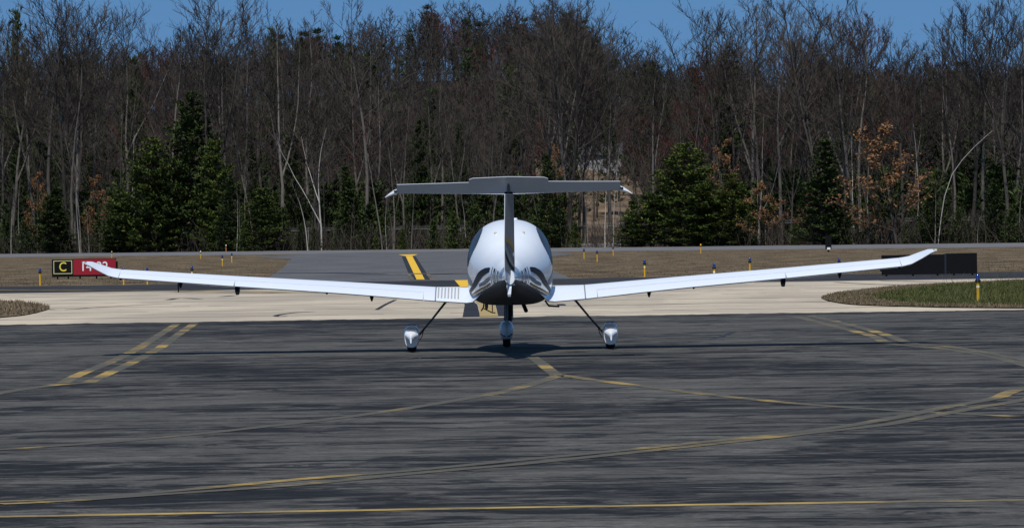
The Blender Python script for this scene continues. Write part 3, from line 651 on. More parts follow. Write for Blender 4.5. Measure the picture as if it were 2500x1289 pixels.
# ---------------------------------------------------------------- edge lights on yellow stakes
def make_light(h, lens, post, tape, tall=False):
    L = thing("edge_light", (0, 0, 0), None, None)
    k = h / 0.64
    q = MB(); q.tube([(0, 0, -.02), (0, 0, .40*k), (0, 0, .46*k)], [.030*k, .032*k, .045*k], 12); p = q.build("stake", post, L, True)
    q = MB(); q.tube([(0, 0, .461*k), (0, 0, .475*k), (0, 0, .50*k), (0, 0, .52*k)], [.058*k, .064*k, .064*k, .052*k], 14); c = q.build("collar", MT['collar'], L, True)
    q = MB(); q.tube([(0, 0, .521*k), (0, 0, .58*k), (0, 0, .615*k), (0, 0, .636*k), (0, 0, .64*k)], [.046*k, .047*k, .043*k, .026*k, .006*k], 14); q.build("lens", lens, L, True)
    if tape:
        q = MB(); q.tube([(0, 0, .34*k), (0, 0, .385*k)], [.036*k, .0365*k], 12); q.build("reflective_band", MT['tape'], p, True)
    return L
LBL = [  # u, v base, height, lens, tape, label
    (2388, 740, .64, 'blue', 1, "blue lensed light on a yellow stake in the green grass island"),
    (98, 697, .65, 'blue', 0, "blue lensed light on a yellow stake, left of the letter sign"),
    (302, 696, .64, 'blue', 0, "yellow stake half hidden by the left winglet, beside the red sign panel"),
    (360, 695, .64, 'blue', 0, "blue lensed light peeping over the left wing, just right of the red sign"),
    (469, 690, .64, 'blue', 1, "rightmost of the blue lensed lights along the left wing's upper edge"),
    (543, 649, .66, 'blue', 1, "small light with a dark blue cap alone in the middle of the left dead grass"),
    (566, 641, .66, 'blue', 1, "small light on a stake at the runway, just right of the dark capped one"),
    (490, 632, .66, 'clear', 0, "short yellow stake with a pale top at the runway, above the left wing"),
    (552, 614.5, .85, 'white', 0, "orange stake with a white lens on the far side of the runway"),
    (273, 631, .66, 'yellow', 0, "all yellow stake right above the red sign at the runway"),
    (1426, 632, .66, 'blue', 0, "small stake at the runway edge, first to the right of the aeroplane cabin"),
    (1458, 639.5, .66, 'blue', 0, "small dark capped light between two runway lights, right of the aeroplane cabin"),
    (1497, 624, .66, 'blue', 0, "small light on a yellow stake, overlapping the runway right of the tailplane tip"),
    (1574, 676, .64, 'blue', 1, "blue lensed light with a bright band in the dry grass, free of the wing"),
    (1744, 692, .64, 'blue', 1, "blue lens and banded stake rising from behind the middle of the right wing"),
    (1831, 671, .64, 'blue', 0, "large blue lens on a plain stake, higher than its neighbour behind the right wing"),
    (2049, 671.5, .62, 'blue', 0, "blue lens over the right wing, yellow foot showing below it"),
    (1711, 619, .72, 'yellow', 0, "thin all yellow stake at the runway before the big right pine"),
]
protos = {}
for u, v, h, lens, tape, lb in LBL:
    key = (lens, tape)
    if key not in protos:
        lm_ = {'blue': MT['blue'], 'clear': MT['clear'], 'white': MT['clear'], 'yellow': MT['ypost']}[lens]
        o = protos[key] = make_light(.64, lm_, MT['opost'] if lens == 'white' else MT['ypost'], tape)
    else: o = copy_tree(protos[key])
    X, Y = gnd(u, v); o.location = (X, Y, 0.0); o.scale = (h / .64,) * 3
    tag(o, lb, "edge light", "edge lights along the taxiways and runway")

# ---------------------------------------------------------------- tree meshes
def vec(az, el): return Vector((math.cos(az)*math.cos(el), math.sin(az)*math.cos(el), math.sin(el)))
def walk(rng, p, d, L, n, wob, up):
    pts = [p.copy()]; d = d.normalized()
    for i in range(n):
        d = (d + Vector((rng.gauss(0, wob), rng.gauss(0, wob), rng.gauss(0, wob) + up))).normalized()
        p = p + d * (L / n); pts.append(p.copy())
    return pts
def along(pts, t):
    n = len(pts) - 1; i = min(int(t * n), n - 1); f = t * n - i
    return pts[i].lerp(pts[i+1], f), (pts[i+1] - pts[i]).normalized()
class TB(MB):
    def limb(s, pts, r0, r1, k): s.tube(pts, [r0 + (r1 - r0) * (i / (len(pts)-1)) ** .85 for i in range(len(pts))], k, cap=False)
    def ribbon(s, pts, r0, r1, rng):
        a_ = Vector((rng.gauss(0, 1), rng.gauss(0, 1), rng.gauss(0, 1))); d = (pts[-1] - pts[0]).normalized(); a_ = (a_ - d * a_.dot(d)).normalized()
        n = len(pts); vs = []
        for i, p in enumerate(pts):
            r = r0 + (r1 - r0) * i / (n - 1); vs += [p - a_ * r, p + a_ * r]
        s.add(vs, [(2*i, 2*i+1, 2*i+3, 2*i+2) for i in range(n-1)])
def bare_tree(seed, H=20., r0=.20, crown0=.42, spread=.25, nl=15, ns=6, nt=6, lean=0.0, forks=0, twr=.017, elev0=.9, wob=.10, low=False, ends=None):
    rng = random.Random(seed); tr, cr = TB(), TB()
    axis = [(walk(rng, Vector((0, 0, -.3)), Vector((lean, 0, 1)), H * (1 if not forks else .97) + .3, 10, .045, .02), r0)]
    tr.limb(axis[0][0], r0, r0 * .10, 7 if not low else 4)
    for k in range(forks):
        t = rng.uniform(.22, .48); p, d = along(axis[0][0], t)
        f = walk(rng, p, (d + vec(rng.uniform(0, 6.28), 0) * rng.uniform(.30, .55)), H * (1 - t) * rng.uniform(.8, 1.0), 7, .06, .10)
        tr.limb(f, r0 * (1 - t * .8) * .75, r0 * .08, 6); axis.append((f, r0 * .6))
    for ai, (ax, ra) in enumerate(axis):
        n_ = nl if ai == 0 else int(nl * .6); az = rng.uniform(0, 6.28)
        for i in range(n_):
            t = (crown0 + (0.97 - crown0) * ((i + rng.random() * .8) / n_)) if ai == 0 else (.2 + .77 * (i + rng.random()) / n_)
            p, d = along(ax, min(t, .99)); az += 2.4 + rng.uniform(-.5, .5)
            u_ = (t - crown0) / (1 - crown0) if ai == 0 else t
            L = H * spread * (1.25 - .85 * u_) * rng.uniform(.65, 1.2)
            el = elev0 * (.55 + .5 * u_) + rng.uniform(-.15, .2)
            lb = walk(rng, p, vec(az, el), L, 5 if not low else 3, wob, .09); rl = max(ra * (1 - t * .88) * .42, .022)
            cr.limb(lb, rl, .018, 4 if not low else 3)
            for j in range(ns):
                q, dq = along(lb, .22 + .78 * (j + rng.random() * .9) / ns)
                dd = (dq + vec(rng.uniform(0, 6.28), rng.uniform(-.5, .9)) * rng.uniform(.5, 1.0))
                L2 = L * rng.uniform(.28, .55) * (1.1 - .4 * j / ns)
                sb = walk(rng, q, dd, L2, 3 if not low else 2, wob * 1.3, .10)
                if low: cr.ribbon(sb, .035, twr, rng)
                else: cr.limb(sb, max(rl * .45, .017), .011, 3)
                for k in range(nt):
                    q2, d2 = along(sb, .15 + .85 * (k + rng.random()) / nt if k < nt - 1 else 1.0)
                    d3 = d2 + vec(rng.uniform(0, 6.28), rng.uniform(-.5, 1.0)) * rng.uniform(.35, .9)
                    tw = walk(rng, q2, d3, L2 * rng.uniform(.3, .6), 2 if not low else 1, .16, .08)
                    cr.ribbon(tw, twr, twr * .55, rng)
                    if ends is not None: ends.append(tw[-1])
                    if not low:
                        for m_ in range(2):
                            q3, d4 = along(tw, rng.uniform(.2, .9))
                            t3 = walk(rng, q3, d4 + vec(rng.uniform(0, 6.28), rng.uniform(-.4, 1)) * .7, L2 * rng.uniform(.15, .3), 1, .1, .05); cr.ribbon(t3, twr * .7, twr * .4, rng)
    return tr, cr
def leaf_quads(mb, c, d, up, L, W):
    s = d.cross(up)
    if s.length < 1e-4: return
    s.normalize(); mb.add([c, c + d*L*.45 + s*W, c + d*L, c + d*L*.45 - s*W], [(0, 1, 2, 3)])
def pine_tree(seed, H=20., wid=4.2, z0=.04, power=.75, lv=22, per=6, tuft=4, fl=.60, droop=0.0, irr=.35, dens=1.0):
    """white pine: whorls of boughs, each bough carrying separate brushes of needles"""
    rng = random.Random(seed); tr, cr = TB(), TB()
    ax = walk(rng, Vector((0, 0, -.3)), Vector((0, 0, 1)), H * .97 + .3, 8, .02, .03); tr.limb(ax, H * .010, .03, 6)
    for i in range(lv):
        t = z0 + (1 - z0) * (i + rng.uniform(-.3, .3)) / lv; t = min(max(t, .02), .985)
        Rm = wid * (1 - t) ** power * (.70 + .30 * min(1, t / .15)) + .25; az0 = rng.uniform(0, 6.28); kk = per if t < .8 else 4
        for j in range(kk):
            az = az0 + 6.283 * j / kk + rng.uniform(-.35, .35); L = Rm * rng.uniform(1 - irr, 1 + irr * .35)
            p, _ = along(ax, t); bp = walk(rng, p, vec(az, .10 + .75 * t - droop + rng.uniform(-.12, .12)), L, 4, .06, .06)
            if L > 1.2: tr.limb(bp, .05, .015, 3)
            nb = max(3, int(L * 2.6 * dens))
            for b in range(nb):
                q, d = along(bp, .30 + .70 * (b + rng.random()) / nb if b < nb - 1 else 1.0)
                q = q + Vector((rng.gauss(0, .24), rng.gauss(0, .24), rng.gauss(.04, .14))) * (0.5 + L * .14)
                for k in range(tuft):
                    c = q + Vector((rng.gauss(0, .13), rng.gauss(0, .13), rng.gauss(0, .08)))
                    for m_ in range(3):
                        dd = (d * .5 + vec(rng.uniform(0, 6.28), rng.uniform(-.15, 1.2))).normalized()
                        leaf_quads(cr, c, dd, Vector((rng.gauss(0, .6), rng.gauss(0, .6), 1)), fl * rng.uniform(.55, 1.1), .085)
    return tr, cr
def to_mesh(mb, name, m, smooth_=False):
    me = fast_mesh(name, mb.v, mb.f, m)
    if smooth_: me.polygons.foreach_set("use_smooth", [True] * len(me.polygons))
    return me
BARE = []
for i, kw in enumerate((dict(crown0=.40, spread=.24), dict(crown0=.50, spread=.22, forks=1), dict(crown0=.34, spread=.27, forks=2, nl=13), dict(crown0=.45, spread=.20, nl=18, lean=.04),
                        dict(crown0=.30, spread=.22, nl=18), dict(crown0=.52, spread=.30, forks=1, nl=13, elev0=.75), dict(crown0=.38, spread=.25, forks=1, lean=-.05), dict(crown0=.30, spread=.30, forks=2, nl=12, elev0=.8))):
    tr, cr = bare_tree(100 + i, **kw)
    BARE.append((to_mesh(tr, "bare_trunk", MT['bark'], True), to_mesh(cr, "bare_branches", MT['twig'])))
BARE_ADJ = ["even crowned", "high forked", "many stemmed", "leaning", "low branched", "broad crowned", "crooked", "widely forked"]
REDM = []
for i in range(2):
    tr, cr = bare_tree(140 + i, crown0=.35, spread=.27, nl=18, ns=7, nt=7, twr=.024)
    REDM.append((to_mesh(tr, "maple_trunk", MT['bark'], True), to_mesh(cr, "maple_branches", MT['redtwig'])))
POLE = []
for i in range(5):
    tr, cr = bare_tree(160 + i, H=12., r0=.085, crown0=.45, spread=.16, nl=10, ns=4, nt=3, lean=[.05, -.03, .0, .12, -.10][i], twr=.014, wob=.12)
    POLE.append((to_mesh(tr, "sapling_trunk", MT['bark'], True), to_mesh(cr, "sapling_branches", MT['twig'])))
BIRCH = []
for i in range(6):
    tr, cr = bare_tree(180 + i, H=12., r0=[.085, .10, .08, .09, .11, .085][i], crown0=.5, spread=.17, nl=9, ns=4, nt=4, lean=[.02, -.04, .07, -.09, 0, .03][i], forks=[0, 0, 0, 0, 2, 1][i], twr=.013, wob=.12)
    BIRCH.append((to_mesh(tr, "birch_trunk", MT['birch'], True), to_mesh(cr, "birch_branches", MT['twig'])))
PINE = []
for i, kw in enumerate((dict(wid=5.2, power=.50, irr=.45), dict(wid=4.6, power=.55, irr=.5), dict(wid=3.8, power=.75, lv=26, irr=.45), dict(wid=5.0, power=.48, irr=.55, z0=.08), dict(wid=4.2, power=1.0, lv=26, droop=.1))):
    tr, cr = pine_tree(200 + i, **kw); m_ = MT['fir'] if i in (2, 4) else MT['pine']
    PINE.append((to_mesh(tr, "pine_trunk", MT['pinebark'], True), to_mesh(cr, "pine_foliage", m_)))
TALLP = []
for i in range(2):   # pines whose crown starts high
    tr, cr = pine_tree(220 + i, wid=4.4, z0=.45, power=.55, lv=12, per=5, irr=.6)
    TALLP.append((to_mesh(tr, "pine_trunk", MT['pinebark'], True), to_mesh(cr, "pine_foliage", MT['fir'])))
YOUNG = []
for i in range(4):
    tr, cr = pine_tree(230 + i, H=6., wid=1.9, z0=.03, power=.8, lv=13, per=6, tuft=3, fl=.5, irr=.45)
    YOUNG.append((to_mesh(tr, "young_pine_trunk", MT['pinebark'], True), to_mesh(cr, "young_pine_foliage", MT['pine'] if i % 2 else MT['fir'])))
OAK = []
for i, (sp, nl) in enumerate(((.34, 15), (.27, 13), (.30, 14))):
    ends = []; rng = random.Random(240 + i)
    tr, cr = bare_tree(250 + i, H=11., r0=.12, crown0=.12, spread=sp, nl=nl, ns=6, nt=6, twr=.014, elev0=.6, ends=ends)
    lf = TB()
    for p in ends:
        if rng.random() < .12: continue
        for k in range(rng.choice((4, 5, 6, 7))):
            leaf_quads(lf, p + Vector((rng.gauss(0, .12), rng.gauss(0, .12), rng.gauss(0, .12))), vec(rng.uniform(0, 6.28), rng.uniform(-1, .5)), Vector((rng.gauss(0, 1), rng.gauss(0, 1), rng.gauss(0, 1))), .25, .068)
    OAK.append((to_mesh(tr, "oak_trunk", MT['bark'], True), to_mesh(cr, "oak_branches", MT['twig']), to_mesh(lf, "oak_leaves", MT['russet'])))

def front(u, off):
    k = (u - 1250) / FPX; Y = (512 + off) / (1 + 1.2 * k); return k * Y, Y
RNG = random.Random(77)
def plant(kind, name, u, vtop, off, H0, label, cat, group, wpx=None, w0=None, rz=None, lean=0.0):
    X, Y = front(u, off); zb_ = hill_z(X, Y); zt_ = at(u, vtop, Y)[1]; sc = max(zt_ - zb_, 1.0) / H0
    o = thing(name, (X, Y, zb_), label, cat, group, RNG.uniform(0, 6.28) if rz is None else rz)
    sx = sc if wpx is None else wpx * Y / FPX / w0
    o.scale = (sx, sx, sc); o.rotation_euler.y = lean
    link_mesh("trunk", kind[0], o); c = link_mesh("crown", kind[1], o)
    if len(kind) > 2: link_mesh("dead_leaves", kind[2], c)
    return o
ORD = ["first", "second", "third", "fourth", "fifth", "sixth", "seventh", "eighth", "ninth", "tenth", "eleventh", "twelfth", "thirteenth", "fourteenth", "fifteenth", "sixteenth", "seventeenth", "eighteenth"]
MARKS = [(-400, "the left end of the wood"), (95, "the russet leaved young oak at far left"), (196, "the straight birch above the letter sign"), (365, "the broad dark pine"), (478, "the tall left pine"),
         (640, "the bushy pine beyond the left pines"), (752, "the leaning birch"), (1000, "the birch left of the tailplane"), (1240, "the aeroplane's fin"), (1345, "the small pointed pine right of the fin"),
         (1482, "the twin birches at the right tailplane tip"), (1660, "the big right pine"), (1850, "the forked pale birch"), (2020, "the cone shaped pine"), (2190, "the big russet oak"), (2335, "the bowed birch")]
def labeller(items, noun):
    """items sorted by u -> labels counted from the landmark on their left"""
    cnt = {}; out = []
    for u, adj in items:
        k = max(i for i, (mu, _) in enumerate(MARKS) if mu <= u); cnt[k] = cnt.get(k, 0) + 1
        out.append(f"{adj} {noun}, {ORD[min(cnt[k]-1, 17)]} right of {MARKS[k][1]}")
    return out

# evergreens that stand out of the wood
for u, vt, off, kd, wpx, lb in (
    (365, 335, 4, PINE[0], 200, "broad dark green pine with boughs to the ground, left of the tall left pine"),
    (478, 225, 9, PINE[3], 215, "tallest green pine of the left pair, rising to a ragged point"),
    (420, 380, 7, PINE[1], 170, "yellow green pine wedged between the two big left pines"),
    (330, 130, 40, PINE[1], 110, "high thin crowned pine standing behind the left pines"),
    (45, 15, 60, TALLP[0], 110, "tall pine whose dark tuft shows in the top left corner"),
    (125, 455, 3, PINE[2], 125, "dark narrow pine behind the russet leaved young oak"),
    (45, 300, 30, PINE[2], 90, "shaded pine deep in the wood at far left"),
    (640, 455, 3, PINE[1], 135, "bushy pine just right of the tall left pine"),
    (715, 235, 30, PINE[4], 90, "slim shaded pine half hidden by bare trees left of the leaning birch"),
    (1030, 285, 20, PINE[2], 80, "dark spire of a pine rising above the left half of the tailplane"),
    (1125, 290, 24, PINE[4], 85, "dark narrow pine just left of the fin's top"),
    (860, 400, 10, PINE[2], 85, "dark narrow pine midway between the leaning birch and the tailplane"),
    (1345, 372, 4, PINE[2], 95, "small pointed pine right of the fin, above the tailplane"),
    (1660, 348, 4, PINE[0], 225, "big dark pine with drooping skirts right of the tailplane"),
    (1590, 470, 2, PINE[3], 130, "low wide pine at the left foot of the big right pine"),
    (1790, 420, 5, PINE[1], 130, "dark pine touching the right side of the big right pine"),
    (1790, 112, 45, TALLP[1], 150, "tall ragged pine towering behind the big right pine"),
    (2020, 332, 4, PINE[4], 185, "cone shaped green pine between the russet oaks"),
    (2075, 170, 60, TALLP[0], 110, "far pine crown showing over the cone shaped pine"),
    (2140, 165, 65, TALLP[1], 120, "far pine crown at the skyline above the big russet oak"),
    (1960, 165, 60, TALLP[1], 120, "far pine crown at the skyline left of the cone shaped pine"),
    (2290, 470, 6, PINE[2], 95, "narrow dark pine behind the bowed birch"),
    (2430, 430, 8, PINE[4], 90, "dark pine near the right edge of the wood"),
    (665, 60, 70, TALLP[0], 85, "dark pine tuft at the skyline right of the left gap of sky"),
    (560, 430, 6, PINE[2], 80, "thin dark pine in the shadow right of the tall left pine"),
    (300, 470, 3, PINE[1], 150, "low wide pine at the left skirt of the broad dark pine"),
    (530, 335, 8, PINE[1], 130, "ragged dark pine crowding the right side of the tall left pine"),
    (1725, 440, 3, PINE[0], 190, "wide pine filling the gap right of the big right pine"),
    (1545, 520, 2, PINE[1], 110, "low pine at the left end of the right hand pine clump"),
    (1240, 150, 85, TALLP[1], 110, "dark pine on the ridge above the tailplane's middle")):
    plant(kd, "pine_tree", u, vt, off - 4 if off < 10 else off, 20., lb, "pine tree", "pines in the wood", wpx * .62, {0: 5.2, 1: 4.6, 2: 3.8, 3: 5.0, 4: 4.2}.get(PINE.index(kd) if kd in PINE else 9, 4.4))
for u, vt, off, kd, wpx, lb in (
    (2190, 325, -1, OAK[0], 215, "big oak full of russet dead leaves, right of the cone shaped pine"),
    (1765, 352, 5, OAK[1], 100, "oak with russet leaves showing over the pine beside the big right pine"),
    (1880, 455, 1, OAK[2], 110, "low russet leaved oak left of the cone shaped pine, below the forked birch"),
    (1985, 470, 1, OAK[1], 90, "small russet leaved oak at the left foot of the cone shaped pine"),
    (92, 430, 1, OAK[1], 62, "young oak with russet leaves on a pale stem at far left"),
    (245, 440, 6, OAK[2], 90, "dull russet leaved oak between the straight birch and the broad dark pine"),
    (1368, 372, 10, OAK[2], 60, "small oak with tan leaves behind the small pointed pine"),
    (2120, 480, 2, OAK[2], 80, "low russet oak squeezed between the cone shaped pine and the big russet oak")):
    plant(kd, "oak_tree", u, vt, off, 11., lb, "oak tree", "russet oaks at the wood's edge", wpx / 2, {0: 3.4, 1: 2.8, 2: 3.1}[OAK.index(kd)])
for u, vt, off, lb in ((1700, 150, 40, "red budded maple right of the tailplane, behind the big right pine"), (385, 140, 50, "red tinged maple behind the left pines"),
                       (2150, 70, 40, "red budded maple against the sky above the big russet oak"), (1930, 130, 45, "red tinged maple against the sky left of the cone shaped pine")):
    plant(REDM[int(u) % 2], "maple_tree", u, vt, off, 20., lb, "maple tree", "red budded maples")
# birches
for u, vt, off, kd, lean, lb in (
    (196, 400, 0, 0, 0, "straight thin white birch above the letter sign"), (28, 455, 0, 1, 0, "thin birch nearest the left edge of the wood, leaning left"),
    (52, 440, 1, 0, .03, "thin birch second from the left edge of the wood"), (218, 490, 1, 2, -.04, "short grey birch close right of the straight one above the sign"),
    (578, 470, 0, 0, 0, "left birch of the pale pair right of the tall left pine"), (586, 480, 0, 2, 0, "right birch of the pale pair right of the tall left pine"),
    (627, 480, 0, 0, 0, "lone thin white birch in front of the bushy pine"), (752, 430, -1, 3, -.06, "white birch leaning left over the runway, left of the aeroplane"),
    (785, 300, 6, 4, 0, "many stemmed pale birch forking upward, right of the leaning birch"), (1005, 420, 1, 2, .02, "birch with a curved foot left of the tailplane"),
    (945, 470, 2, 0, 0, "grey birch just under the left tailplane tip"), (1138, 470, 3, 1, 0, "thin birch close left of the cabin"),
    (1373, 400, 1, 2, .05, "white birch right of the cabin, slanting up to the tailplane"), (1478, 365, 1, 1, -.03, "left one of the twin white birches at the right tailplane tip"),
    (1497, 360, 2, 0, 0, "right one of the twin white birches at the right tailplane tip"), (1516, 375, 1, 2, 0, "white birch just outside the right tailplane tip"),
    (1850, 270, 4, 5, 0, "tall forked pale birch between the two big right pines"), (2086, 330, 5, 1, .03, "pale birch touching the right side of the cone shaped pine"),
    (2125, 350, 4, 0, 0, "pale birch left of the big russet oak"), (2283, 455, 0, 2, .03, "short birch at the foot of the bowed one"),
    (2387, 515, -1, 3, -.06, "short white birch leaning left near the right edge"), (2238, 300, 6, 0, 0, "tall white flecked birch behind the right side of the big russet oak"),
    (533, 320, 12, 1, 0, "pale birch stem high behind the tall left pine"), (312, 260, 14, 5, 0, "forked pale birch above the broad dark pine"),
    (310, 430, 3, 2, 0, "bent pale stem at the left shoulder of the broad dark pine"), (1700, 420, 2, 4, .05, "bare silvery birch sprawling in front of the big right pine")):
    plant(BIRCH[kd], "birch_tree", u, vt, off, 12., lb, "birch tree", "birches along the wood's edge", lean=lean)
# the birch bowed over to the right
def bowed():
    X, Y = front(2290, 0); o = thing("birch_tree", (X, Y, 0), "long bare birch bowed over to the right, near the right edge", "birch tree", "birches along the wood's edge")
    px = [(2290, 594), (2298, 530), (2306, 480), (2325, 425), (2350, 390), (2378, 360), (2405, 335), (2425, 318)]
    P = [Vector((at(u, v, Y)[0] - X, 0, at(u, v, Y)[1] - (0.2 if i == 0 else 0))) for i, (u, v) in enumerate(px)]
    tr, cr = TB(), TB(); tr.limb(P, .052, .018, 6); rng = random.Random(9)
    for k in range(14):
        q, d = along(P, rng.uniform(.45, 1)); tw = walk(rng, q, d + vec(rng.uniform(0, 6.28), .3) * .6, rng.uniform(.8, 2.2), 3, .1, .02); cr.limb(tw, .022, .010, 3)
        for j in range(4):
            q2, d2 = along(tw, rng.uniform(.3, 1)); cr.ribbon(walk(rng, q2, d2 + vec(rng.uniform(0, 6.28), .2) * .6, rng.uniform(.4, .9), 2, .1, 0), .012, .008, rng)
    link_mesh("trunk", to_mesh(tr, "birch_trunk", MT['birch'], True), o); link_mesh("crown", to_mesh(cr, "birch_branches", MT['twig']), o)
bowed()
# bare deciduous trees in three ranks
TU = [-120, 0, 120, 250, 340, 400, 470, 560, 640, 720, 900, 1000, 1150, 1300, 1395, 1480, 1540, 1600, 1700, 1830, 1900, 1960, 2080, 2150, 2250, 2380, 2500, 2620]
TV = [0, 10, -20, -10, 40, 110, 60, -10, 70, 30, 20, 110, 130, 70, -20, 60, 160, 90, 60, 0, 60, -10, 25, 90, 40, -15, 0, 0]
items = []
for rank, (n, o0, o1, dv) in enumerate(((26, 5, 14, 40), (36, 16, 34, 20), (28, 36, 70, 30))):
    for i in range(n):
        u = -90 + 2690 * (i + RNG.uniform(.1, .9)) / n
        v = np.interp(u, TU, TV) + RNG.uniform(-15, 25) + (RNG.choice((0, 0, 60, 160, 240)) if rank == 0 else RNG.choice((0, 0, 20, 60, 120)))
        v += (0, 30, 70)[rank] if u > 1480 else (0, 10, 30)[rank]
        items.append((u, v, RNG.uniform(o0, o1), RNG.randrange(8)))
# the ones with a shape of their own against the sky
items += [(1390, -25, 9, 7), (1372, 50, 30, 5), (1838, -5, 14, 1), (1905, 20, 12, 5), (1975, -15, 12, 7), (2085, 20, 11, 7), (2062, 25, 16, 2), (2375, -20, 12, 2), (2465, -10, 12, 7), (560, -15, 14, 5), (120, -30, 14, 0), (160, -20, 16, 7), (1430, 480 - 60, 2, 5)]
items.sort()
for (u, v, off, k), lb in zip(items, labeller([(u, BARE_ADJ[k]) for u, v, off, k in items], "bare tree")):
    plant(BARE[k], "bare_tree", u, v, off, 20., lb, "bare tree", "bare trees of the wood")
# thin bare saplings along the edge
items = sorted((-60 + 2620 * (i + RNG.uniform(.1, .9)) / 44, RNG.uniform(300, 500), RNG.uniform(0, 6), RNG.randrange(5)) for i in range(44))
for (u, v, off, k), lb in zip(items, labeller([(u, "thin grey") for u, *_ in items], "sapling")):
    plant(POLE[k], "sapling", u, v, off, 12., lb, "sapling", "saplings along the wood's edge")
# young pines at the foot of the wood
items = sorted([(u, v, RNG.uniform(0, 5), RNG.randrange(4)) for u, v in ((150, 520), (270, 545), (300, 500), (520, 520), (600, 540), (690, 510), (735, 550), (770, 555), (830, 540), (885, 560), (935, 530), (985, 560), (1060, 540), (1110, 520), (1165, 500),
    (1320, 500), (1370, 520), (1405, 545), (1545, 545), (1560, 555), (1650, 540), (1720, 520), (1840, 545), (1940, 550), (2065, 530), (2215, 545), (2245, 530), (2340, 510), (2365, 540), (2415, 530), (2470, 510), (2495, 540), (20, 540), (65, 530))])
for (u, v, off, k), lb in zip(items, labeller([(u, "bushy green") for u, *_ in items], "young pine")):
    plant(YOUNG[k], "young_pine", u, v, off, 6., lb, "young pine", "young pines at the wood's foot")

# ---------------------------------------------------------------- the far woods, brush and grass as masses
def arrays(mb):
    q = [f if len(f) == 4 else (f[0], f[1], f[2], f[2]) for f in mb.f]
    return np.array([tuple(p) for p in mb.v], np.float32), np.array(q, np.int32)
def scatter(name, parts, places, label):
    """parts: list of variants, each [(V, F, slot)]; places: (x, y, z, sxy, sz, rot, variant)"""
    Vs, Fs, Ms, b = [], [], [], 0
    for x, y, z, sx, sz, r, k in places:
        c, s = math.cos(r), math.sin(r)
        for V, F, slot in parts[k]:
            W = np.empty_like(V); W[:, 0] = (V[:, 0]*c - V[:, 1]*s) * sx + x; W[:, 1] = (V[:, 0]*s + V[:, 1]*c) * sx + y; W[:, 2] = V[:, 2] * sz + z
            Vs.append(W); Fs.append(F + b); Ms.append(np.full(len(F), slot, np.int32)); b += len(V)
    return np.concatenate(Vs), np.concatenate(Fs), np.concatenate(Ms)
FAR = []
for i in range(6):
    tr, cr = bare_tree(300 + i, H=15., r0=.15, crown0=.30, spread=.24, nl=11, ns=5, nt=4, low=True, twr=.030, forks=i % 2)
    FAR.append([(*arrays(tr), 0), (*arrays(cr), 1 if i < 5 else 3)])
for i in range(2):
    tr, cr = pine_tree(320 + i, H=15., wid=3.2, z0=.15, lv=13, per=5, tuft=2, fl=1.0, dens=.6); FAR.append([(*arrays(tr), 0), (*arrays(cr), 2)])
pl = []; rf = random.Random(12)
while len(pl) < 2300:
    u = rf.uniform(-250, 2750); d = 45 + 430 * rf.random() ** 0.95
    X, Y = front(u, d)
    if 1345 < u < 1560 and d < 190 and rf.random() < .75: continue
    if 1870 < u < 2010 and 215 < d < 300: continue
    k = rf.randrange(6) if rf.random() > .13 else 6 + rf.randrange(2)
    if k == 5 and rf.random() < .6: k = 0
    h = rf.uniform(.72, 1.15) * (1.0 if k < 6 else .95)
    pl.append((X, Y, hill_z(X, Y) - .2, h * rf.uniform(.9, 1.25), h, rf.uniform(0, 6.28), k))
V, F, Ms = scatter("far", FAR, pl, "")
me = fast_mesh("distant_woods", V, F, MT['bark'])
for k in ('twig', 'fir', 'redtwig'): me.materials.append(MT[k])
me.polygons.foreach_set("material_index", Ms)
tag(link_mesh("distant_woods", me), "leafless brown woods with scattered pines covering the hill behind the first trees", "woods", kind="stuff")
# evergreen thicket filling the wood's floor
LOWP = []
for i in range(3):
    tr, cr = pine_tree(340 + i, H=7., wid=2.3, z0=.05, power=.75, lv=10, per=5, tuft=2, fl=.8, dens=.7, irr=.5); LOWP.append([(*arrays(tr), 0), (*arrays(cr), 1)])
pl = []; rf = random.Random(14)
for i in range(330):
    u = rf.uniform(-200, 2700); d = rf.uniform(9, 75)
    if 1380 < u < 1530: continue
    X, Y = front(u, d); h = rf.uniform(.45, 1.25); pl.append((X, Y, hill_z(X, Y) - .1, h * rf.uniform(.9, 1.3), h, rf.uniform(0, 6.28), rf.randrange(3)))
V, F, Ms = scatter("thicket", LOWP, pl, "")
me = fast_mesh("evergreen_thicket", V, F, MT['pinebark']); me.materials.append(MT['fir']); me.polygons.foreach_set("material_index", Ms)
tag(link_mesh("evergreen_thicket", me), "dark evergreen thicket filling the shade under the bare trees", "thicket", kind="stuff")
# brush at the foot of the wood
tb = TB(); rf = random.Random(31)
for i in range(2600):
    u = rf.uniform(-300, 2800); off = rf.uniform(-1, 30); X, Y = front(u, off); p = Vector((X, Y, hill_z(X, Y) - .05))
    if 1385 < u < 1510 and rf.random() < .6: continue
    for k in range(4):
        st_ = walk(rf, p + Vector((rf.gauss(0, .5), rf.gauss(0, .5), 0)), Vector((rf.gauss(0, .35), rf.gauss(0, .35), 1)), rf.uniform(.8, 4.0), 3, .12, .05); tb.ribbon(st_, .022, .012, rf)
        for j in range(3):
            q, d = along(st_, rf.uniform(.3, .95)); tb.ribbon(walk(rf, q, d + vec(rf.uniform(0, 6.28), .4) * .9, rf.uniform(.4, 1.3), 2, .12, .05), .014, .009, rf)
tag(link_mesh("undergrowth", to_mesh(tb, "undergrowth", MT['twig'])), "tangled leafless brush along the foot of the wood", "undergrowth", kind="stuff")
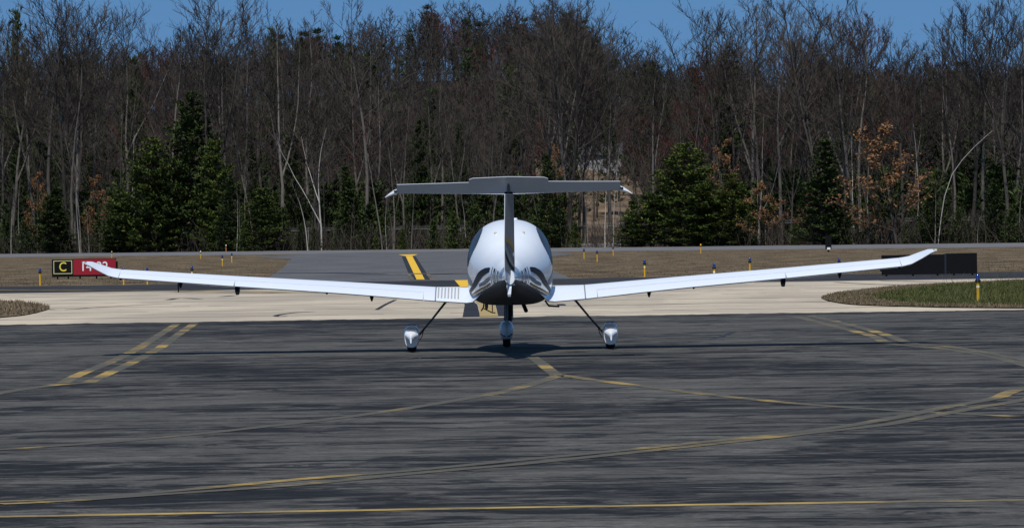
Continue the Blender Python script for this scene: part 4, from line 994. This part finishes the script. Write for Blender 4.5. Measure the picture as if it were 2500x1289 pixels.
# grass blades
def in_poly(x, y, P):
    c = False; j = len(P) - 1
    for i in range(len(P)):
        if (P[i][1] > y) != (P[j][1] > y) and x < (P[j][0]-P[i][0]) * (y-P[i][1]) / (P[j][1]-P[i][1]) + P[i][0]: c = not c
        j = i
    return c
def blades(name, pts, hmin, hmax, wdt, m, label, rf):
    Vs = []; 
    for x, y, z in pts:
        a_ = rf.uniform(0, 6.28); h = rf.uniform(hmin, hmax); lx_, ly_ = rf.gauss(0, .35) * h, rf.gauss(0, .35) * h; cx, cy = math.cos(a_) * wdt, math.sin(a_) * wdt
        Vs += [(x - cx, y - cy, z), (x + cx, y + cy, z), (x + lx_ + cx * .2, y + ly_ + cy * .2, z + h), (x + lx_ - cx * .2, y + ly_ - cy * .2, z + h)]
    me = fast_mesh(name, Vs, np.arange(len(Vs)).reshape(-1, 4), m)
    return tag(link_mesh(name, me), label, "grass", kind="stuff")
def fill(P, n, rf, xlim):
    xs = [max(min(p[0] for p in P), xlim[0]), min(max(p[0] for p in P), xlim[1])]; ys = [min(p[1] for p in P), max(p[1] for p in P)]; out = []
    while len(out) < n:
        x, y = rf.uniform(*xs), rf.uniform(*ys)
        if in_poly(x, y, P): out.append((x, y, .03))
    return out
rf = random.Random(8)
MT['gblade'] = m_leaf("green_blades", (0.034, 0.046, 0.010), (0.060, 0.070, 0.015), (0.15, 0.13, 0.05)); MT['dblade'] = m_leaf("dead_blades", (0.095, 0.068, 0.038), (0.16, 0.118, 0.070), (0.26, 0.20, 0.125))
MT['iblade'] = m_leaf('infield_blades', (0.085, 0.062, 0.036), (0.125, 0.092, 0.055), (0.18, 0.138, 0.085))
PR = [gnd(u, v) for u, v in ISL_R]; PL = [gnd(u, v) for u, v in ISL_L]
def rim(p): return not all(in_poly(p[0] + dx, p[1] + dy, PR) for dx, dy in ((0, -3.2), (0, 3.0), (-1.2, 0)))
blades("green_grass", [p for p in fill(PR, 34000, rf, (5, 17)) if not rim(p) or rf.random() < .12], .02, .075, .012, MT['gblade'], "short green grass of the right hand island on the concrete", rf)
edge = [p for p in fill(PR, 70000, rf, (5, 17)) if rim(p)]
blades("dry_grass_rim", edge[:26000], .015, .06, .012, MT['dblade'], "dry tan grass rim of the green island", rf)
blades("tall_grass", [p for p in fill(PR, 3000, rf, (9.3, 14)) if p[1] < 101][:260], .35, .75, .006, MT['gblade'], "tall thin blades leaning about the foot of the light stake", rf)
blades("dead_grass", fill(PL, 12000, rf, (-20, -5)), .02, .09, .014, MT['dblade'], "dead brown grass of the left hand island on the concrete", rf)
pts = []
while len(pts) < 22000:
    u = rf.uniform(-60, 2560); Y = 169 + (450 - 169) * rf.random() ** 1.5; X = (u - 1250) / FPX * Y
    if Y > run_near(X) - 3: continue
    if in_poly(X, Y, LINK): continue
    pts.append((X, Y, 0))
blades("infield_grass", pts, .015, .04, .02, MT['iblade'], "dry brown grass of the infield before the runway", rf)

# ---------------------------------------------------------------- fence and houses glimpsed through the trees
fx = [front(u, 16) for u in range(-300, 2801, 62)]
fo = thing("chain_link_fence", (0, 0, 0), "pale wire fence glimpsed low between the tree trunks", "fence")
q = MB(); q.tube([(x, y, 2.45) for x, y in fx], .035, 5); q.build("top_rail", MT['fence'], fo)
for k in (2.62, 2.76):
    q = MB(); q.tube([(x, y - .12, k) for x, y in fx], .012, 4); q.build("barbed_wire", MT['fence'], fo)
for x, y in fx:
    q = MB(); q.tube([(x, y, 0), (x, y, 2.5), (x, y - .15, 2.8)], .04, 6); q.build("fence_post", MT['fence'], fo)
X, Y = front(1405, 9); 
sw = thing("stone_wall", (X, Y, 0), "low grey stone wall under the trees just beyond the runway, right of the cabin", "wall")
q = MB(); rs = []
rf = random.Random(3)
for i in range(26):
    x = -1.0 + i * .26; h = .42 + rf.uniform(-.06, .06); y = -1.2 * x
    rs.append([(x, y - .3, -.1), (x, y - .25 + rf.uniform(-.04, .04), h * .6), (x, y - .12, h), (x, y + .15, h), (x, y + .3, -.1)])
q.rings(rs); q.build("stones", MT['stone'], sw)
def house(u, vb, vt, off, wpx, label, wall, roof):
    X, Y = front(u, off); pz = Y / FPX; wd = wpx * pz; zb_ = hill_z(X, Y) - .4; H = vt
    o = thing("house", (X, Y, zb_), label, "house")
    q = MB(); q.box(-wd/2, wd/2, 0, 8, -2.5, H*.6); b = q.build("wall", wall, o)
    q = MB(); q.add([(-wd/2-.4, -.5, H*.6), (wd/2+.4, -.5, H*.6), (wd/2+.4, 8.5, H*.6), (-wd/2-.4, 8.5, H*.6), (-wd/2-.4, 4, H), (wd/2+.4, 4, H)], [(0, 1, 5, 4), (2, 3, 4, 5), (0, 4, 3), (1, 2, 5), (0, 3, 2, 1)]); q.build("roof", roof, o)
    n = max(2, int(wd / 3.2))
    for i in range(n):
        x = -wd/2 + wd * (i + .5) / n
        q = MB(); q.box(x-.55, x+.55, -.05, .03, H*.18, H*.46); wn = q.build("window", MT['siding'], o)
        q = MB(); q.box(x-.45, x+.45, -.07, -.052, H*.21, H*.43); q.build("pane", MT['pane'], wn)
house(1445, 0, 4.6, 188, 150, "white walled house with a dark roof on the tan slope above the right tailplane", MT['siding'], MT['roof'])
house(1945, 0, 5.2, 300, 120, "pale house with a tan roof on the hill left of the cone shaped pine", MT['siding'], MT['tanroof'])
